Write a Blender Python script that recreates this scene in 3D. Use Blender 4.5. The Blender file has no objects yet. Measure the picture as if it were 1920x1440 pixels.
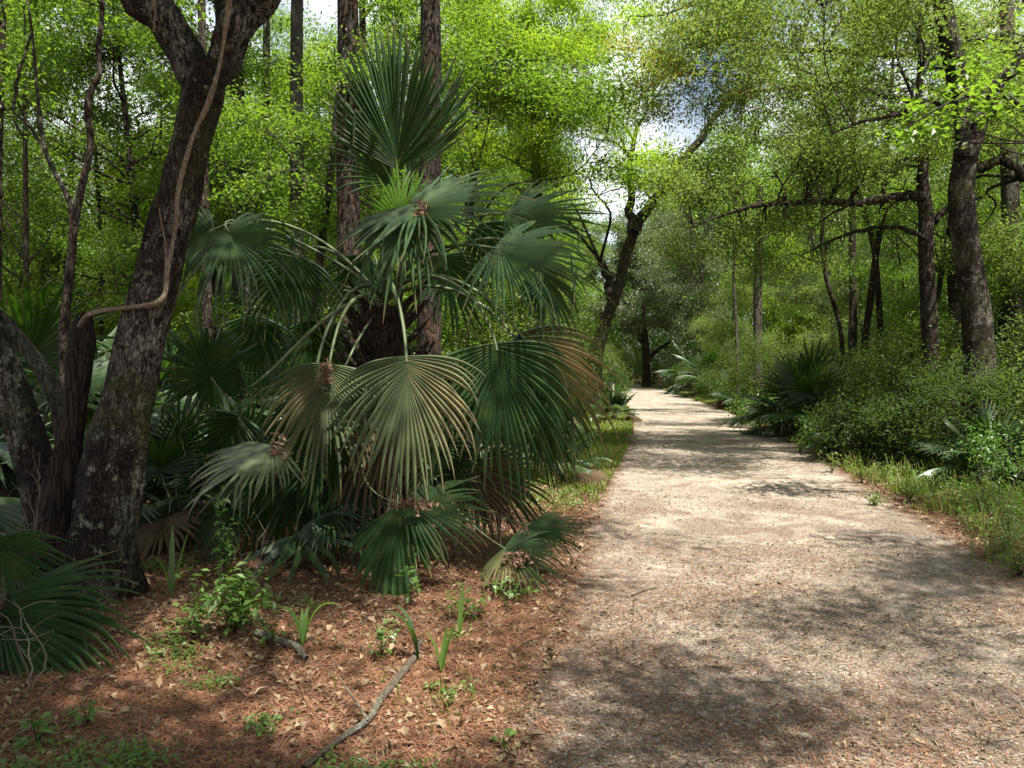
import bpy, math, numpy as np
from mathutils import Vector, Matrix
R = math.radians
rng = np.random.default_rng(7)
C = bpy.context.scene.collection
S = bpy.context.scene

# ------------------------------------------------------------------ camera, sky, sun, exposure
EYE = np.array([0., 0., 1.6]); FPX = 1478.; PITCH = math.atan(30/FPX)
cam_d = bpy.data.cameras.new("camera"); cam = bpy.data.objects.new("camera", cam_d); C.objects.link(cam)
cam_d.sensor_width = 36; cam_d.lens = 36*FPX/1920; cam_d.clip_end = 2000; cam_d.clip_start = 0.05
cam.location = EYE; cam.rotation_euler = (math.pi/2 - PITCH, 0, 0)
S.camera = cam
SUN_AZ, SUN_EL = R(146), R(65)          # azimuth measured from +Y (view direction) towards +X (right)
SD = np.array([math.sin(SUN_AZ)*math.cos(SUN_EL), math.cos(SUN_AZ)*math.cos(SUN_EL), math.sin(SUN_EL)])
W = bpy.data.worlds.new("World"); S.world = W; W.use_nodes = True
nt = W.node_tree; bg = nt.nodes["Background"]
sky = nt.nodes.new("ShaderNodeTexSky"); sky.sky_type = 'NISHITA'; sky.sun_disc = False
sky.sun_elevation = SUN_EL; sky.sun_rotation = SUN_AZ; sky.air_density = 1.0; sky.dust_density = 1.6; sky.ozone_density = 1.0
nt.links.new(sky.outputs[0], bg.inputs[0]); bg.inputs[1].default_value = 0.052
_tc = nt.nodes.new("ShaderNodeTexCoord"); _cn = nt.nodes.new("ShaderNodeTexNoise"); _cn.inputs['Scale'].default_value = 3.2; _cn.inputs['Detail'].default_value = 6
_cr = nt.nodes.new("ShaderNodeValToRGB"); _cr.color_ramp.elements[0].position = .37; _cr.color_ramp.elements[1].position = .52
_cm = nt.nodes.new("ShaderNodeMix"); _cm.data_type = 'RGBA'; _cm.inputs[7].default_value = (8.4, 8.8, 9.4, 1)       # bright thin cloud over the blue
nt.links.new(_tc.outputs['Generated'], _cn.inputs['Vector']); nt.links.new(_cn.outputs['Fac'], _cr.inputs[0]); nt.links.new(_cr.outputs[0], _cm.inputs[0])
nt.links.new(sky.outputs[0], _cm.inputs[6]); nt.links.new(_cm.outputs[2], bg.inputs[0])
sl = bpy.data.lights.new("sun", 'SUN'); sl.energy = 5.0; sl.angle = R(0.55); sl.color = (1.0, 0.95, 0.86)
so = bpy.data.objects.new("sun", sl); C.objects.link(so)
so.rotation_euler = Vector(-SD).to_track_quat('-Z', 'Y').to_euler()
S.view_settings.view_transform = 'Standard'; S.view_settings.look = 'None'
S.view_settings.exposure = 1.5; S.view_settings.gamma = 1
S.cycles.max_bounces = 8; S.cycles.diffuse_bounces = 4; S.cycles.transmission_bounces = 5; S.cycles.glossy_bounces = 2
S.cycles.caustics_reflective = False; S.cycles.caustics_refractive = False
S.cycles.sample_clamp_indirect = 4.0
S.cycles.use_denoising = True

_r, _f, _u = np.array([1., 0, 0]), np.array([0, math.cos(PITCH), -math.sin(PITCH)]), np.array([0, math.sin(PITCH), math.cos(PITCH)])
def P(x, y, d):                         # a point of the place seen at photo position x, y, at distance d ahead
    return EYE + d*((x-960)/FPX*_r + _f - (y-720)/FPX*_u)
def Pn(L, d=None): return np.array([P(a[0], a[1], a[2] if len(a) > 2 else d) for a in L])
def G(x, y):                            # where the ground is seen at photo position x, y
    v = (x-960)/FPX*_r + _f - (y-720)/FPX*_u
    return EYE + v*(-EYE[2]/v[2])
def unit(v):
    v = np.asarray(v, float); return v/np.maximum(np.linalg.norm(v, axis=-1, keepdims=True), 1e-9)

# ------------------------------------------------------------------ smooth value noise for placing things
_tab = np.random.default_rng(99).random((256, 256))
def vnoise(x, y, f=1.0, o=0):
    x = np.asarray(x)*f+37.3+o*17.1; y = np.asarray(y)*f+11.7+o*29.3
    xi, yi = np.floor(x).astype(int), np.floor(y).astype(int); xf, yf = x-xi, y-yi
    xf = xf*xf*(3-2*xf); yf = yf*yf*(3-2*yf)
    t = lambda a, b: _tab[a & 255, b & 255]
    return (t(xi, yi)*(1-xf)+t(xi+1, yi)*xf)*(1-yf)+(t(xi, yi+1)*(1-xf)+t(xi+1, yi+1)*xf)*yf
def fbm(x, y, f=1.0, o=0):
    return (vnoise(x, y, f, o)+.5*vnoise(x, y, 2*f, o+3)+.25*vnoise(x, y, 4*f, o+5))/1.75

# ------------------------------------------------------------------ terrain and path layout
_py = np.array([-20, 0, 3.15, 7.6, 14, 21.5, 33.8, 52, 74, 84, 92, 100]); _px = np.array([-1.2, 1.3, 1.75, 2.4, 3.75, 5.15, 6.7, 8.7, 10.6, 9.5, 5.0, -3.0])
def path_c(y):
    y = np.asarray(y, float); return sum(np.interp(y+o, _py, _px) for o in (-4, -2, 0, 2, 4))/5 + 0.0*y
def path_d(x, y):                       # distance beyond the path's edge (negative on the path)
    hw = 1.66 + 0.004*np.asarray(y) + 0.1*(vnoise(0*y+3, y, .35)-.5)
    return np.abs(np.asarray(x)-path_c(y)) - hw
def hgt(x, y):
    d = path_d(x, y); off = np.clip(d, 0, 1.5)/1.5
    h = 0.05*(fbm(x, y, .9)-.5)*(.25+off) + 0.25*(fbm(x, y, .12, 2)-.5)*off
    h = h + 0.10*np.exp(-((x+1.95)**2+(y-4.75)**2)/.18)                      # the little mound of straw
    h = h - 0.35*np.clip((d-2.0)/2.5, 0, 1)*(np.asarray(x) > path_c(y))
    return h

# ------------------------------------------------------------------ mesh building
class Geo:
    def __init__(s): s.v = []; s.f = []; s.c = []; s.m = []; s.n = 0
    def add(s, v, f, c=None, m=0):
        v = np.asarray(v, float).reshape(-1, 3); f = np.asarray(f, int)
        if len(v) == 0 or len(f) == 0: return s
        if c is None: c = np.zeros((len(v), 3))
        c = np.asarray(c, float)
        if c.ndim == 1: c = np.tile(c, (len(v), 1))
        s.v.append(v); s.c.append(c.reshape(-1, 3)); s.f.append(f+s.n); s.m.append(np.full(len(f), m)); s.n += len(v); return s
    def build(s, name, mats, parent=None, origin=None, smooth=False):
        me = bpy.data.meshes.new(name)
        v = np.concatenate(s.v) if s.v else np.zeros((0, 3)); c = np.concatenate(s.c) if s.c else np.zeros((0, 3))
        if origin is not None: v = v-np.asarray(origin)
        me.vertices.add(len(v)); me.vertices.foreach_set("co", v.astype(np.float32).ravel())
        tot = np.concatenate([np.full(len(f), f.shape[1]) for f in s.f]); idx = np.concatenate([f.ravel() for f in s.f])
        me.loops.add(len(idx)); me.loops.foreach_set("vertex_index", idx.astype(np.int32))
        me.polygons.add(len(tot)); me.polygons.foreach_set("loop_start", np.concatenate([[0], np.cumsum(tot)[:-1]]).astype(np.int32))
        me.polygons.foreach_set("material_index", np.concatenate(s.m).astype(np.int32))
        me.polygons.foreach_set("use_smooth", np.full(len(tot), smooth))
        me.update(calc_edges=True)
        a = me.attributes.new("col", 'FLOAT_COLOR', 'POINT')
        a.data.foreach_set("color", np.concatenate([c, np.ones((len(c), 1))], 1).astype(np.float32).ravel())
        for m in (mats if isinstance(mats, (list, tuple)) else [mats]): me.materials.append(m)
        o = bpy.data.objects.new(name, me); C.objects.link(o)
        if parent is not None: o.parent = parent
        elif origin is not None: o.location = origin
        return o
def tag(o, label=None, cat=None, group=None, kind=None):
    if label: o['label'] = label
    if cat: o['category'] = cat
    if group: o['group'] = group
    if kind: o['kind'] = kind
    return o
def empty(name, loc, label=None, cat=None, group=None):
    o = bpy.data.objects.new(name, None); C.objects.link(o); o.location = loc; o.empty_display_size = .2
    return tag(o, label, cat, group)
def copy_tree(o, parent=None):
    c = o.copy(); C.objects.link(c); c.parent = parent
    for ch in list(kids.get(o.name, [])): copy_tree(ch, c)
    return c
kids = {}
def index_kids():
    kids.clear()
    for o in bpy.data.objects:
        if o.parent: kids.setdefault(o.parent.name, []).append(o)

def tubes(P3, Rr, sides=5, col=None, rough=0.0):
    """m curves of n points each -> tube surfaces (open ended)"""
    P3 = np.asarray(P3, float); Rr = np.asarray(Rr, float)
    if P3.ndim == 2: P3 = P3[None]; Rr = Rr[None]
    m, n, _ = P3.shape
    T = unit(np.gradient(P3, axis=1))
    ref = np.where((np.abs(T[:, :1, 2:3]) > .85), np.array([1., 0, 0]), np.array([0, 0, 1.]))
    ref = np.broadcast_to(ref, T.shape)
    A = unit(np.cross(T, ref)); B = np.cross(T, A)
    th = np.linspace(0, 2*np.pi, sides, endpoint=False)
    rr = Rr[..., None]
    if rough: rr = rr*(1+rough*(rng.random((m, n, sides))-.5))
    V = P3[:, :, None]+rr[..., None]*(np.cos(th)[None, None, :, None]*A[:, :, None]+np.sin(th)[None, None, :, None]*B[:, :, None])
    base = (np.arange(m)*n*sides)[:, None, None]+(np.arange(n-1)*sides)[None, :, None]
    k = np.arange(sides)[None, None, :]; k2 = (k+1) % sides
    F = np.stack([base+k, base+k2, base+sides+k2, base+sides+k], -1).reshape(-1, 4)
    cc = np.zeros((m, n, sides, 3)); cc[..., 0] = rng.random((m, 1, 1))
    if col is not None: cc[...] = col
    return V.reshape(-1, 3), F, cc.reshape(-1, 3)
def spline(pts, n):
    pts = np.asarray(pts, float); k = len(pts)
    t = np.concatenate([[0], np.cumsum(np.linalg.norm(np.diff(pts[:, :3], axis=0), axis=1))]); q = np.linspace(0, t[-1], n)
    out = np.stack([np.interp(q, t, pts[:, i]) for i in range(pts.shape[1])], 1)
    for _ in range(max(1, n//(2*k))):
        out[1:-1] = .25*out[:-2]+.5*out[1:-1]+.25*out[2:]
    return out
def big_trunk(pts, radii, n=60, sides=28, rough=.06, flare=0, seed=0, cap=True):
    """one thick stem with knots and ridges; pts (k,3), radii (k)"""
    q = spline(np.column_stack([pts, radii]), n); Pq, Rq = q[:, :3], q[:, 3]
    T = unit(np.gradient(Pq, axis=0)); X = np.broadcast_to([1., 0, 0], T.shape)
    A = unit(X-(X*T).sum(1, keepdims=True)*T); B = np.cross(T, A)
    th = np.linspace(0, 2*np.pi, sides, endpoint=False); s = np.linspace(0, 1, n)
    TH, SS = np.meshgrid(th, s*n*.12)
    nz = (vnoise(np.cos(TH)*1.7+5+seed, SS+np.sin(TH)*1.7, 1.0, seed)-.5)*2+(vnoise(np.cos(TH)*5+seed, SS*2+np.sin(TH)*5, 1.0, seed+4)-.5)
    ridg = (vnoise(np.cos(TH)*9, np.sin(TH)*9+SS*.3, 1.2, seed+9)-.5)
    rr = Rq[:, None]*(1+rough*1.6*nz+rough*ridg*1.4)
    if flare:
        h = (Pq[:, 2]-Pq[0, 2])[:, None]
        rr = rr*(1+flare*np.exp(-h/.28)*(1+.5*np.sin(3*TH+seed)+.3*np.sin(5*TH+2*seed)))
    V = Pq[:, None]+rr[..., None]*(np.cos(th)[None, :, None]*A[:, None]+np.sin(th)[None, :, None]*B[:, None])
    i = np.arange(n-1)[:, None]*sides; k = np.arange(sides)[None]; k2 = (k+1) % sides
    F = np.stack([i+k, i+k2, i+sides+k2, i+sides+k], -1).reshape(-1, 4)
    return V.reshape(-1, 3), F
def rand_unit(n, zs=1.0):
    v = rng.normal(size=(n, 3)); v[:, 2] *= zs; return unit(v)
def leaves(Cn, size, up=.8, w=.23, droop=.25, rnd=None, brown=0.0, fold=.12):
    """one folded leaf blade per point"""
    n = len(Cn); size = np.broadcast_to(size, (n,))*(.7+.6*rng.random(n))
    L = rng.normal(size=(n, 3)); L[:, 2] = L[:, 2]*.55-droop; L = unit(L)
    N = unit(rand_unit(n)*(1.05-up)+np.array([0, 0, up])); D = unit(np.cross(N, L)); N = np.cross(L, D)
    s = size[:, None]
    V = np.stack([Cn, Cn+L*s*.48+D*s*w+N*s*fold, Cn+L*s-np.array([0, 0, 1])*s*.08, Cn+L*s*.48-D*s*w+N*s*fold], 1)
    cc = np.zeros((n, 4, 3)); cc[..., 0] = (rng.random(n) if rnd is None else rnd)[:, None]; cc[..., 1] = np.broadcast_to(brown, (n,))[:, None]
    return V.reshape(-1, 3), np.arange(4*n).reshape(n, 4), cc.reshape(-1, 3)

# ------------------------------------------------------------------ materials
class Mat:
    def __init__(s, name):
        s.m = bpy.data.materials.new(name); s.m.use_nodes = True; s.t = s.m.node_tree; s.t.nodes.clear()
        s.out = s.n("ShaderNodeOutputMaterial")
    def n(s, t, **k):
        o = s.t.nodes.new(t)
        for a, b in k.items(): setattr(o, a, b)
        return o
    def set(s, node, inp, v):
        if isinstance(v, bpy.types.NodeSocket): s.t.links.new(v, node.inputs[inp])
        else: node.inputs[inp].default_value = v
    def coord(s, sc=(1, 1, 1), kind='Object'):
        t = s.n("ShaderNodeTexCoord"); m = s.n("ShaderNodeMapping"); s.set(m, 0, t.outputs[kind]); m.inputs['Scale'].default_value = sc; return m.outputs[0]
    def noise(s, co, scale, det=4, rough=.6, dist=0):
        t = s.n("ShaderNodeTexNoise"); s.set(t, 'Vector', co); t.inputs['Scale'].default_value = scale; t.inputs['Detail'].default_value = det
        t.inputs['Roughness'].default_value = rough; t.inputs['Distortion'].default_value = dist; return t.outputs['Fac']
    def vor(s, co, scale, feature='F1', out='Distance', rnd=1):
        t = s.n("ShaderNodeTexVoronoi"); t.feature = feature; s.set(t, 'Vector', co); t.inputs['Scale'].default_value = scale; t.inputs['Randomness'].default_value = rnd; return t.outputs[out]
    def ramp(s, fac, stops, lin=True):
        t = s.n("ShaderNodeValToRGB"); s.set(t, 0, fac); e = t.color_ramp.elements
        while len(e) < len(stops): e.new(.5)
        for el, (p, c) in zip(e, stops): el.position = p; el.color = (*c, 1) if isinstance(c, tuple) else (c, c, c, 1)
        return t.outputs[0]
    def mix(s, fac, a, b, mode='MIX'):
        t = s.n("ShaderNodeMix"); t.data_type = 'RGBA'; t.blend_type = mode
        s.set(t, 0, fac)
        for i, v in ((6, a), (7, b)): s.set(t, i, (*v, 1) if isinstance(v, tuple) and len(v) == 3 else v)
        return t.outputs[2]
    def math(s, op, a, b=0., c=None, clamp=False):
        t = s.n("ShaderNodeMath"); t.operation = op; t.use_clamp = clamp; s.set(t, 0, a); s.set(t, 1, b)
        if c is not None: s.set(t, 2, c)
        return t.outputs[0]
    def attr(s):
        a = s.n("ShaderNodeAttribute"); a.attribute_name = "col"; q = s.n("ShaderNodeSeparateColor"); s.set(q, 0, a.outputs['Color']); return q.outputs
    def bump(s, h, strength=.5, dist=.01, prev=None):
        b = s.n("ShaderNodeBump"); s.set(b, 'Height', h); b.inputs['Strength'].default_value = strength; b.inputs['Distance'].default_value = dist
        if prev is not None: s.set(b, 'Normal', prev)
        return b.outputs[0]
    def pbr(s, col, rough=.6, spec=.4, normal=None):
        p = s.n("ShaderNodeBsdfPrincipled"); s.set(p, 'Base Color', (*col, 1) if isinstance(col, tuple) else col); s.set(p, 'Roughness', rough)
        s.set(p, 'Specular IOR Level', spec)
        if normal is not None: s.set(p, 'Normal', normal)
        return p.outputs[0]
    def done(s, sh): s.t.links.new(sh, s.out.inputs[0]); return s.m
def leaf_mat(name, dark, light, trans, amount=.45, rough=.45, spec=.45, brown=(.22, .13, .06)):
    m = Mat(name); r, g, b = m.attr()
    oi = m.n("ShaderNodeObjectInfo"); f = m.math('ADD', m.math('MULTIPLY', r, .75), m.math('MULTIPLY', oi.outputs['Random'], .25))
    c = m.mix(f, dark, light); c = m.mix(g, c, brown)
    tc = m.mix(f, tuple(x*.7 for x in trans), trans); tc = m.mix(g, tc, tuple(x*.7 for x in brown))
    p = m.pbr(c, rough, spec); t = m.n("ShaderNodeBsdfTranslucent"); m.set(t, 0, tc)
    mx = m.n("ShaderNodeMixShader"); mx.inputs[0].default_value = amount; m.t.links.new(p, mx.inputs[1]); m.t.links.new(t.outputs[0], mx.inputs[2])
    return m.done(mx.outputs[0])
def bark_mat(name, dark, light, sc=14, stretch=.25, lichen=None, lich_amt=.55, bump=1.0, moss=None, red=None):
    m = Mat(name); co = m.coord((1, 1, stretch)); n1 = m.noise(co, sc*.7, 5, .65, .4)
    wn = m.n("ShaderNodeVectorMath"); wn.operation = 'ADD'
    nn = m.n("ShaderNodeTexNoise"); m.set(nn, 'Vector', co); nn.inputs['Scale'].default_value = sc*.5
    sc2 = m.n("ShaderNodeVectorMath"); sc2.operation = 'SCALE'; m.set(sc2, 0, nn.outputs['Color']); sc2.inputs['Scale'].default_value = .12
    m.set(wn, 0, co); m.set(wn, 1, sc2.outputs[0])
    cr = m.vor(wn.outputs[0], sc, 'DISTANCE_TO_EDGE'); crk = m.ramp(cr, [(0, 0.0), (.12, .75), (.3, 1.0)])
    c = m.mix(n1, dark, light); c = m.mix(m.math('MULTIPLY', m.math('SUBTRACT', 1., crk), .8), c, tuple(x*.35 for x in dark))
    if red: c = m.mix(m.ramp(m.noise(co, sc*.35, 3), [(.5, 0.), (.62, 1.)]), c, red)
    if lichen:
        l1 = m.noise(m.coord((1, 1, .6)), 2.2, 3, .55); l2 = m.noise(m.coord((1, 1, .35)), 26, 3, .7)
        lm = m.math('MULTIPLY', m.ramp(l1, [(.47, 0.), (.6, 1.)]), m.ramp(l2, [(.42, 0.), (.55, 1.)]))
        l3 = m.ramp(m.noise(m.coord(), 9, 4, .6), [(.60, 0.), (.64, 1.)])
        lm = m.math('MULTIPLY', m.math('MAXIMUM', lm, l3), lich_amt); lm = m.math('MULTIPLY', lm, m.math('ADD', .35, m.math('MULTIPLY', crk, .65)))
        c = m.mix(lm, c, lichen)
    if moss:
        c = m.mix(m.math('MULTIPLY', m.ramp(m.noise(m.coord(), 1.7, 4, .6), [(.52, 0.), (.66, 1.)]), .7), c, moss)
    h = m.math('ADD', m.math('MULTIPLY', crk, .7), m.math('MULTIPLY', n1, .6))
    nb = m.bump(h, bump, .02); nb = m.bump(m.noise(co, sc*5, 3, .7), .4, .004, nb)
    return m.done(m.pbr(c, .9, .15, nb))
def plain_mat(name, a, b, sc=30, rough=.8, spec=.2, bump=.3, useattr=True, stretch=1):
    m = Mat(name); r, g, bb = m.attr(); n = m.noise(m.coord((1, 1, stretch)), sc, 3)
    f = m.math('ADD', m.math('MULTIPLY', r, .7), m.math('MULTIPLY', n, .3)) if useattr else n
    c = m.mix(f, a, b)
    return m.done(m.pbr(c, rough, spec, m.bump(n, bump, .005)))

def ground_mat():
    m = Mat("ground_cover"); a = m.attr(); co = m.coord()
    # forest floor: pine straw and leaf litter
    big = m.noise(co, 1.3, 5, .6)
    def straw(ang, sc):
        mp = m.n("ShaderNodeMapping"); m.set(mp, 0, co); mp.inputs['Rotation'].default_value = (0, 0, ang); mp.inputs['Scale'].default_value = (1, 7, 1)
        return m.noise(mp.outputs[0], sc, 3, .6, .8)
    st = m.math('MAXIMUM', straw(.4, 16), m.math('MAXIMUM', straw(1.9, 14), straw(2.9, 18)))
    lit = m.ramp(st, [(.50, (.022, .012, .008)), (.60, (.095, .038, .021)), (.70, (.20, .085, .045)), (.80, (.28, .16, .09))])
    vl = m.n("ShaderNodeTexVoronoi"); m.set(vl, 'Vector', co); vl.inputs['Scale'].default_value = 26
    lc = m.ramp(m.math('FRACT', m.math('MULTIPLY', m.vor(co, 26, 'F1', 'Color'), 3.3)), [(0, (.03, .018, .011)), (.4, (.09, .048, .026)), (.8, (.18, .10, .058)), (1, (.30, .20, .13))])
    forest = m.mix(m.ramp(m.noise(co, 5, 4), [(.42, 0.), (.58, 1.)]), lit, lc)
    forest = m.mix(m.math('MULTIPLY', m.ramp(big, [(.35, 1.), (.6, 0.)]), .45), forest, (.035, .022, .014))
    # path: crushed shell gravel, sand, fragments of straw
    d1 = m.vor(co, 70, 'F1'); c1 = m.vor(co, 70, 'F1', 'Color'); d2 = m.vor(co, 28, 'F1'); c2 = m.vor(co, 28, 'F1', 'Color')
    grit = m.ramp(c1, [(0, (.08, .062, .048)), (.35, (.21, .175, .145)), (.7, (.34, .29, .235)), (1, (.52, .47, .40))])
    grit2 = m.ramp(c2, [(0, (.20, .16, .12)), (.5, (.36, .29, .22)), (1, (.55, .49, .41))])
    grit = m.mix(m.math('MULTIPLY', m.ramp(d2, [(.25, 1.), (.34, 0.)]), m.ramp(c2, [(.55, 0.), (.6, 1.)])), grit, grit2)
    grit = m.mix(.45, grit, m.ramp(m.noise(co, 160, 4, .7), [(.3, (.15, .12, .093)), (.7, (.40, .345, .275))]))
    sand = m.mix(m.noise(co, 40, 4, .7), (.28, .24, .18), (.44, .385, .30))
    patch = m.ramp(m.noise(co, 1.1, 5, .62, .6), [(.50, 0.), (.62, 1.)])
    pth = m.mix(m.math('MULTIPLY', patch, .55), grit, sand)
    mulch = m.ramp(m.math('MAXIMUM', straw(.9, 26), straw(2.4, 30)), [(.45, (.05, .034, .027)), (.58, (.115, .08, .056)), (.72, (.25, .185, .13))])
    mm = m.ramp(m.math('ADD', m.noise(co, 1.6, 7, .68, .5), m.math('MULTIPLY', a[1], .22)), [(.44, 0.), (.62, 1.)])
    mm = m.math('MULTIPLY', mm, m.ramp(m.noise(co, 45, 3, .7), [(.36, 0.), (.50, 1.)]))
    pth = m.mix(m.math('MULTIPLY', mm, .85), pth, mulch)
    edge = m.math('ADD', a[0], m.math('MULTIPLY', m.math('SUBTRACT', m.noise(co, 3.5, 6, .7), .5), 1.3))
    edge = m.ramp(edge, [(.36, 0.), (.64, 1.)])
    c = m.mix(edge, forest, pth)
    gr = m.mix(m.noise(co, 60, 4, .7), (.03, .045, .012), (.11, .14, .035))
    gm = m.ramp(m.math('ADD', a[2], m.math('MULTIPLY', m.math('SUBTRACT', m.noise(co, 6, 5, .7), .5), 1.1)), [(.42, 0.), (.62, 1.)])
    c = m.mix(gm, c, gr)
    h = m.math('ADD', m.math('MULTIPLY', m.math('SUBTRACT', 1., d1), .4), m.math('ADD', m.noise(co, 90, 4, .7), m.math('MULTIPLY', st, .8)))
    nb = m.bump(m.noise(co, 9, 5, .7), .7, .03); nb = m.bump(h, .8, .008, nb)
    return m.done(m.pbr(c, .95, .12, nb))
MG = ground_mat()
ML = {  # foliage kinds: dark, light, seen-through
 'lime':  leaf_mat('leaf_lime', (.04, .075, .012), (.11, .17, .022), (.44, .64, .035), .52),
 'green': leaf_mat('leaf_green', (.026, .050, .012), (.080, .125, .024), (.27, .45, .03), .48),
 'oak':   leaf_mat('leaf_oak', (.034, .054, .019), (.135, .18, .052), (.34, .49, .07), .42, .5, .35),
 'grey':  leaf_mat('leaf_grey', (.06, .085, .04), (.15, .18, .09), (.24, .34, .10), .35, .4, .6),
 'dark':  leaf_mat('leaf_dark', (.020, .038, .012), (.065, .095, .027), (.16, .27, .03), .38, .6, .2),
 'yellow': leaf_mat('leaf_yellow', (.14, .15, .02), (.30, .26, .03), (.55, .50, .03), .5),
 'herb':  leaf_mat('leaf_herb', (.05, .10, .022), (.12, .21, .045), (.24, .44, .05), .4, .4, .45),
 'grass': leaf_mat('leaf_grass', (.05, .09, .015), (.15, .21, .03), (.32, .48, .04), .42, .5, .3),
 'moss':  leaf_mat('leaf_moss', (.10, .11, .085), (.20, .21, .17), (.20, .22, .15), .3, .9, .1)}
def frond_mat(name, dark, light, trans, amount, rough, spec, brown):
    m = Mat(name); r, g, b = m.attr(); co = m.coord(); n1 = m.noise(co, 5, 4, .6); n2 = m.noise(co, 70, 3, .7)
    f = m.math('ADD', m.math('MULTIPLY', r, .7), m.math('MULTIPLY', m.math('SUBTRACT', n2, .3), .5))
    c = m.mix(f, dark, light); c = m.mix(m.math('MULTIPLY', m.ramp(n1, [(.5, 0.), (.7, 1.)]), .32), c, tuple(.55*x+.45*y for x, y in zip((.13, .15, .03), light)))
    sp = m.ramp(m.noise(co, 38, 3, .6), [(.66, 0.), (.72, 1.)]); g2 = m.math('MAXIMUM', g, m.math('MULTIPLY', sp, .55)); c = m.mix(g2, c, brown)
    tc = m.mix(g2, trans, tuple(x*.6 for x in brown)); p = m.pbr(c, m.math('ADD', rough, m.math('MULTIPLY', n1, .22)), spec); t = m.n("ShaderNodeBsdfTranslucent"); m.set(t, 0, tc)
    mx = m.n("ShaderNodeMixShader"); mx.inputs[0].default_value = amount; m.t.links.new(p, mx.inputs[1]); m.t.links.new(t.outputs[0], mx.inputs[2]); return m.done(mx.outputs[0])
MF = {  # palm blades
 'palm':  frond_mat('frond_green', (.009, .026, .010), (.042, .080, .026), (.13, .27, .02), .22, .32, .5, (.30, .20, .10)),
 'young': frond_mat('frond_young', (.04, .09, .018), (.09, .16, .025), (.34, .60, .03), .45, .36, .6, (.30, .22, .08)),
 'dead':  frond_mat('frond_dead', (.09, .06, .038), (.21, .15, .09), (.18, .11, .06), .25, .6, .2, (.12, .08, .05)),
 'pale':  frond_mat('frond_pale', (.035, .058, .026), (.12, .145, .075), (.18, .26, .05), .25, .34, .6, (.38, .25, .13))}
MB = {
 'oak':  bark_mat('bark_lichen', (.014, .010, .008), (.045, .031, .023), 34, .38, (.27, .245, .19), .6, 1.0, (.055, .055, .018)),
 'pine': bark_mat('bark_pine', (.013, .010, .008), (.036, .026, .021), 20, .22, (.14, .12, .10), .25, 1.0, None, (.055, .032, .022)),  # bark tones darkened in place of the shade falling on the pine trunks
 'grey': bark_mat('bark_grey', (.035, .030, .024), (.10, .085, .066), 26, .25, (.19, .19, .15), .5, .8),
 'dark': bark_mat('bark_dark', (.018, .013, .010), (.05, .036, .027), 24, .3, (.17, .16, .12), .35, .9),
 'vine': bark_mat('bark_vine', (.19, .14, .095), (.42, .33, .23), 60, .2, None, 0, .7),
 'rot':  bark_mat('rotten_wood', (.018, .013, .010), (.060, .042, .032), 30, .12, None, 0, 1.0),
 'boot': bark_mat('palm_boots', (.022, .016, .011), (.085, .060, .042), 30, .2, None, 0, .9)}
M_stalk = plain_mat('frond_stalk', (.035, .055, .022), (.12, .15, .065), 12, .5, .35, .2)
M_flower = plain_mat('dry_litter', (.07, .035, .022), (.20, .12, .08), 40)
M_needle = plain_mat('pine_needle', (.070, .028, .016), (.31, .15, .085), 8, .6, .3)
M_litter = plain_mat('dead_leaf', (.06, .038, .022), (.33, .245, .145), 20, .7, .25)
M_stone = plain_mat('pebble', (.13, .11, .085), (.42, .37, .29), 30, .85, .2)
M_branch = bark_mat('fallen_wood', (.09, .07, .05), (.24, .205, .155), 60, .6, (.34, .37, .28), .8, .8)
M_twig = plain_mat('dry_twig', (.06, .045, .035), (.26, .22, .17), 30)

# ------------------------------------------------------------------ the ground and the path
def grid(xs, ys, z_of, attr_of, name, kind_label=None):
    X, Y = np.meshgrid(xs, ys); Z = z_of(X, Y); V = np.stack([X, Y, Z], -1).reshape(-1, 3)
    nx, ny = len(xs), len(ys); i = (np.arange(ny-1)*nx)[:, None]+np.arange(nx-1)[None]
    F = np.stack([i, i+1, i+nx+1, i+nx], -1).reshape(-1, 4)
    o = Geo().add(V, F, attr_of(X, Y).reshape(-1, 3)).build(name, MG, smooth=True); o['kind'] = 'structure'; return o
def surf_attr(X, Y):
    d = path_d(X, Y)
    a = np.zeros(X.shape+(3,)); a[..., 0] = np.clip(.5-d/1.0, 0, 1)
    a[..., 1] = np.clip(1-(Y-2)/9, 0, 1)
    right = X > path_c(Y)
    g = np.exp(-((d-.75)/.55)**2)*np.where(right, .75, 1.0)*np.clip((Y-np.where(right, 6.0, 7.5))/5, 0, 1)
    g = np.maximum(g, np.where(right, .5*np.clip((d-.6)/.6, 0, 1)*np.clip(1-(d-3)/4, 0, 1), 0))
    a[..., 2] = g; return a
def spread(lo, hi, near, n):       # spacing that is finest round `near`
    t = np.linspace(-1, 1, n); s = np.sign(t)*np.abs(t)**2.6
    return np.where(s < 0, near+(near-lo)*s, near+(hi-near)*s)
grid(spread(-180, 180, 1.5, 420), spread(-60, 300, 3.5, 460), lambda x, y: hgt(x, y)-.02-.05*np.clip(-path_d(x, y)/.5, 0, 1), surf_attr, "ground")
ty = np.concatenate([np.linspace(-8, 12, 420), np.linspace(12.1, 40, 220), np.linspace(40.3, 100, 150)]); tu = np.linspace(-1, 1, 90)
U, Y = np.meshgrid(tu, ty); X = path_c(Y)+U*2.15; dd = path_d(X, Y)
Zp = hgt(X, Y)-.005-.10*np.clip((dd-.1+.25*(fbm(X, Y, 4)-.5))/.35, 0, 1)
i = (np.arange(len(ty)-1)*90)[:, None]+np.arange(89)[None]
o = Geo().add(np.stack([X, Y, Zp], -1), np.stack([i, i+1, i+91, i+90], -1).reshape(-1, 4), surf_attr(X, Y).reshape(-1, 3)).build("path", MG, smooth=True); o['kind'] = 'structure'
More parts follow.
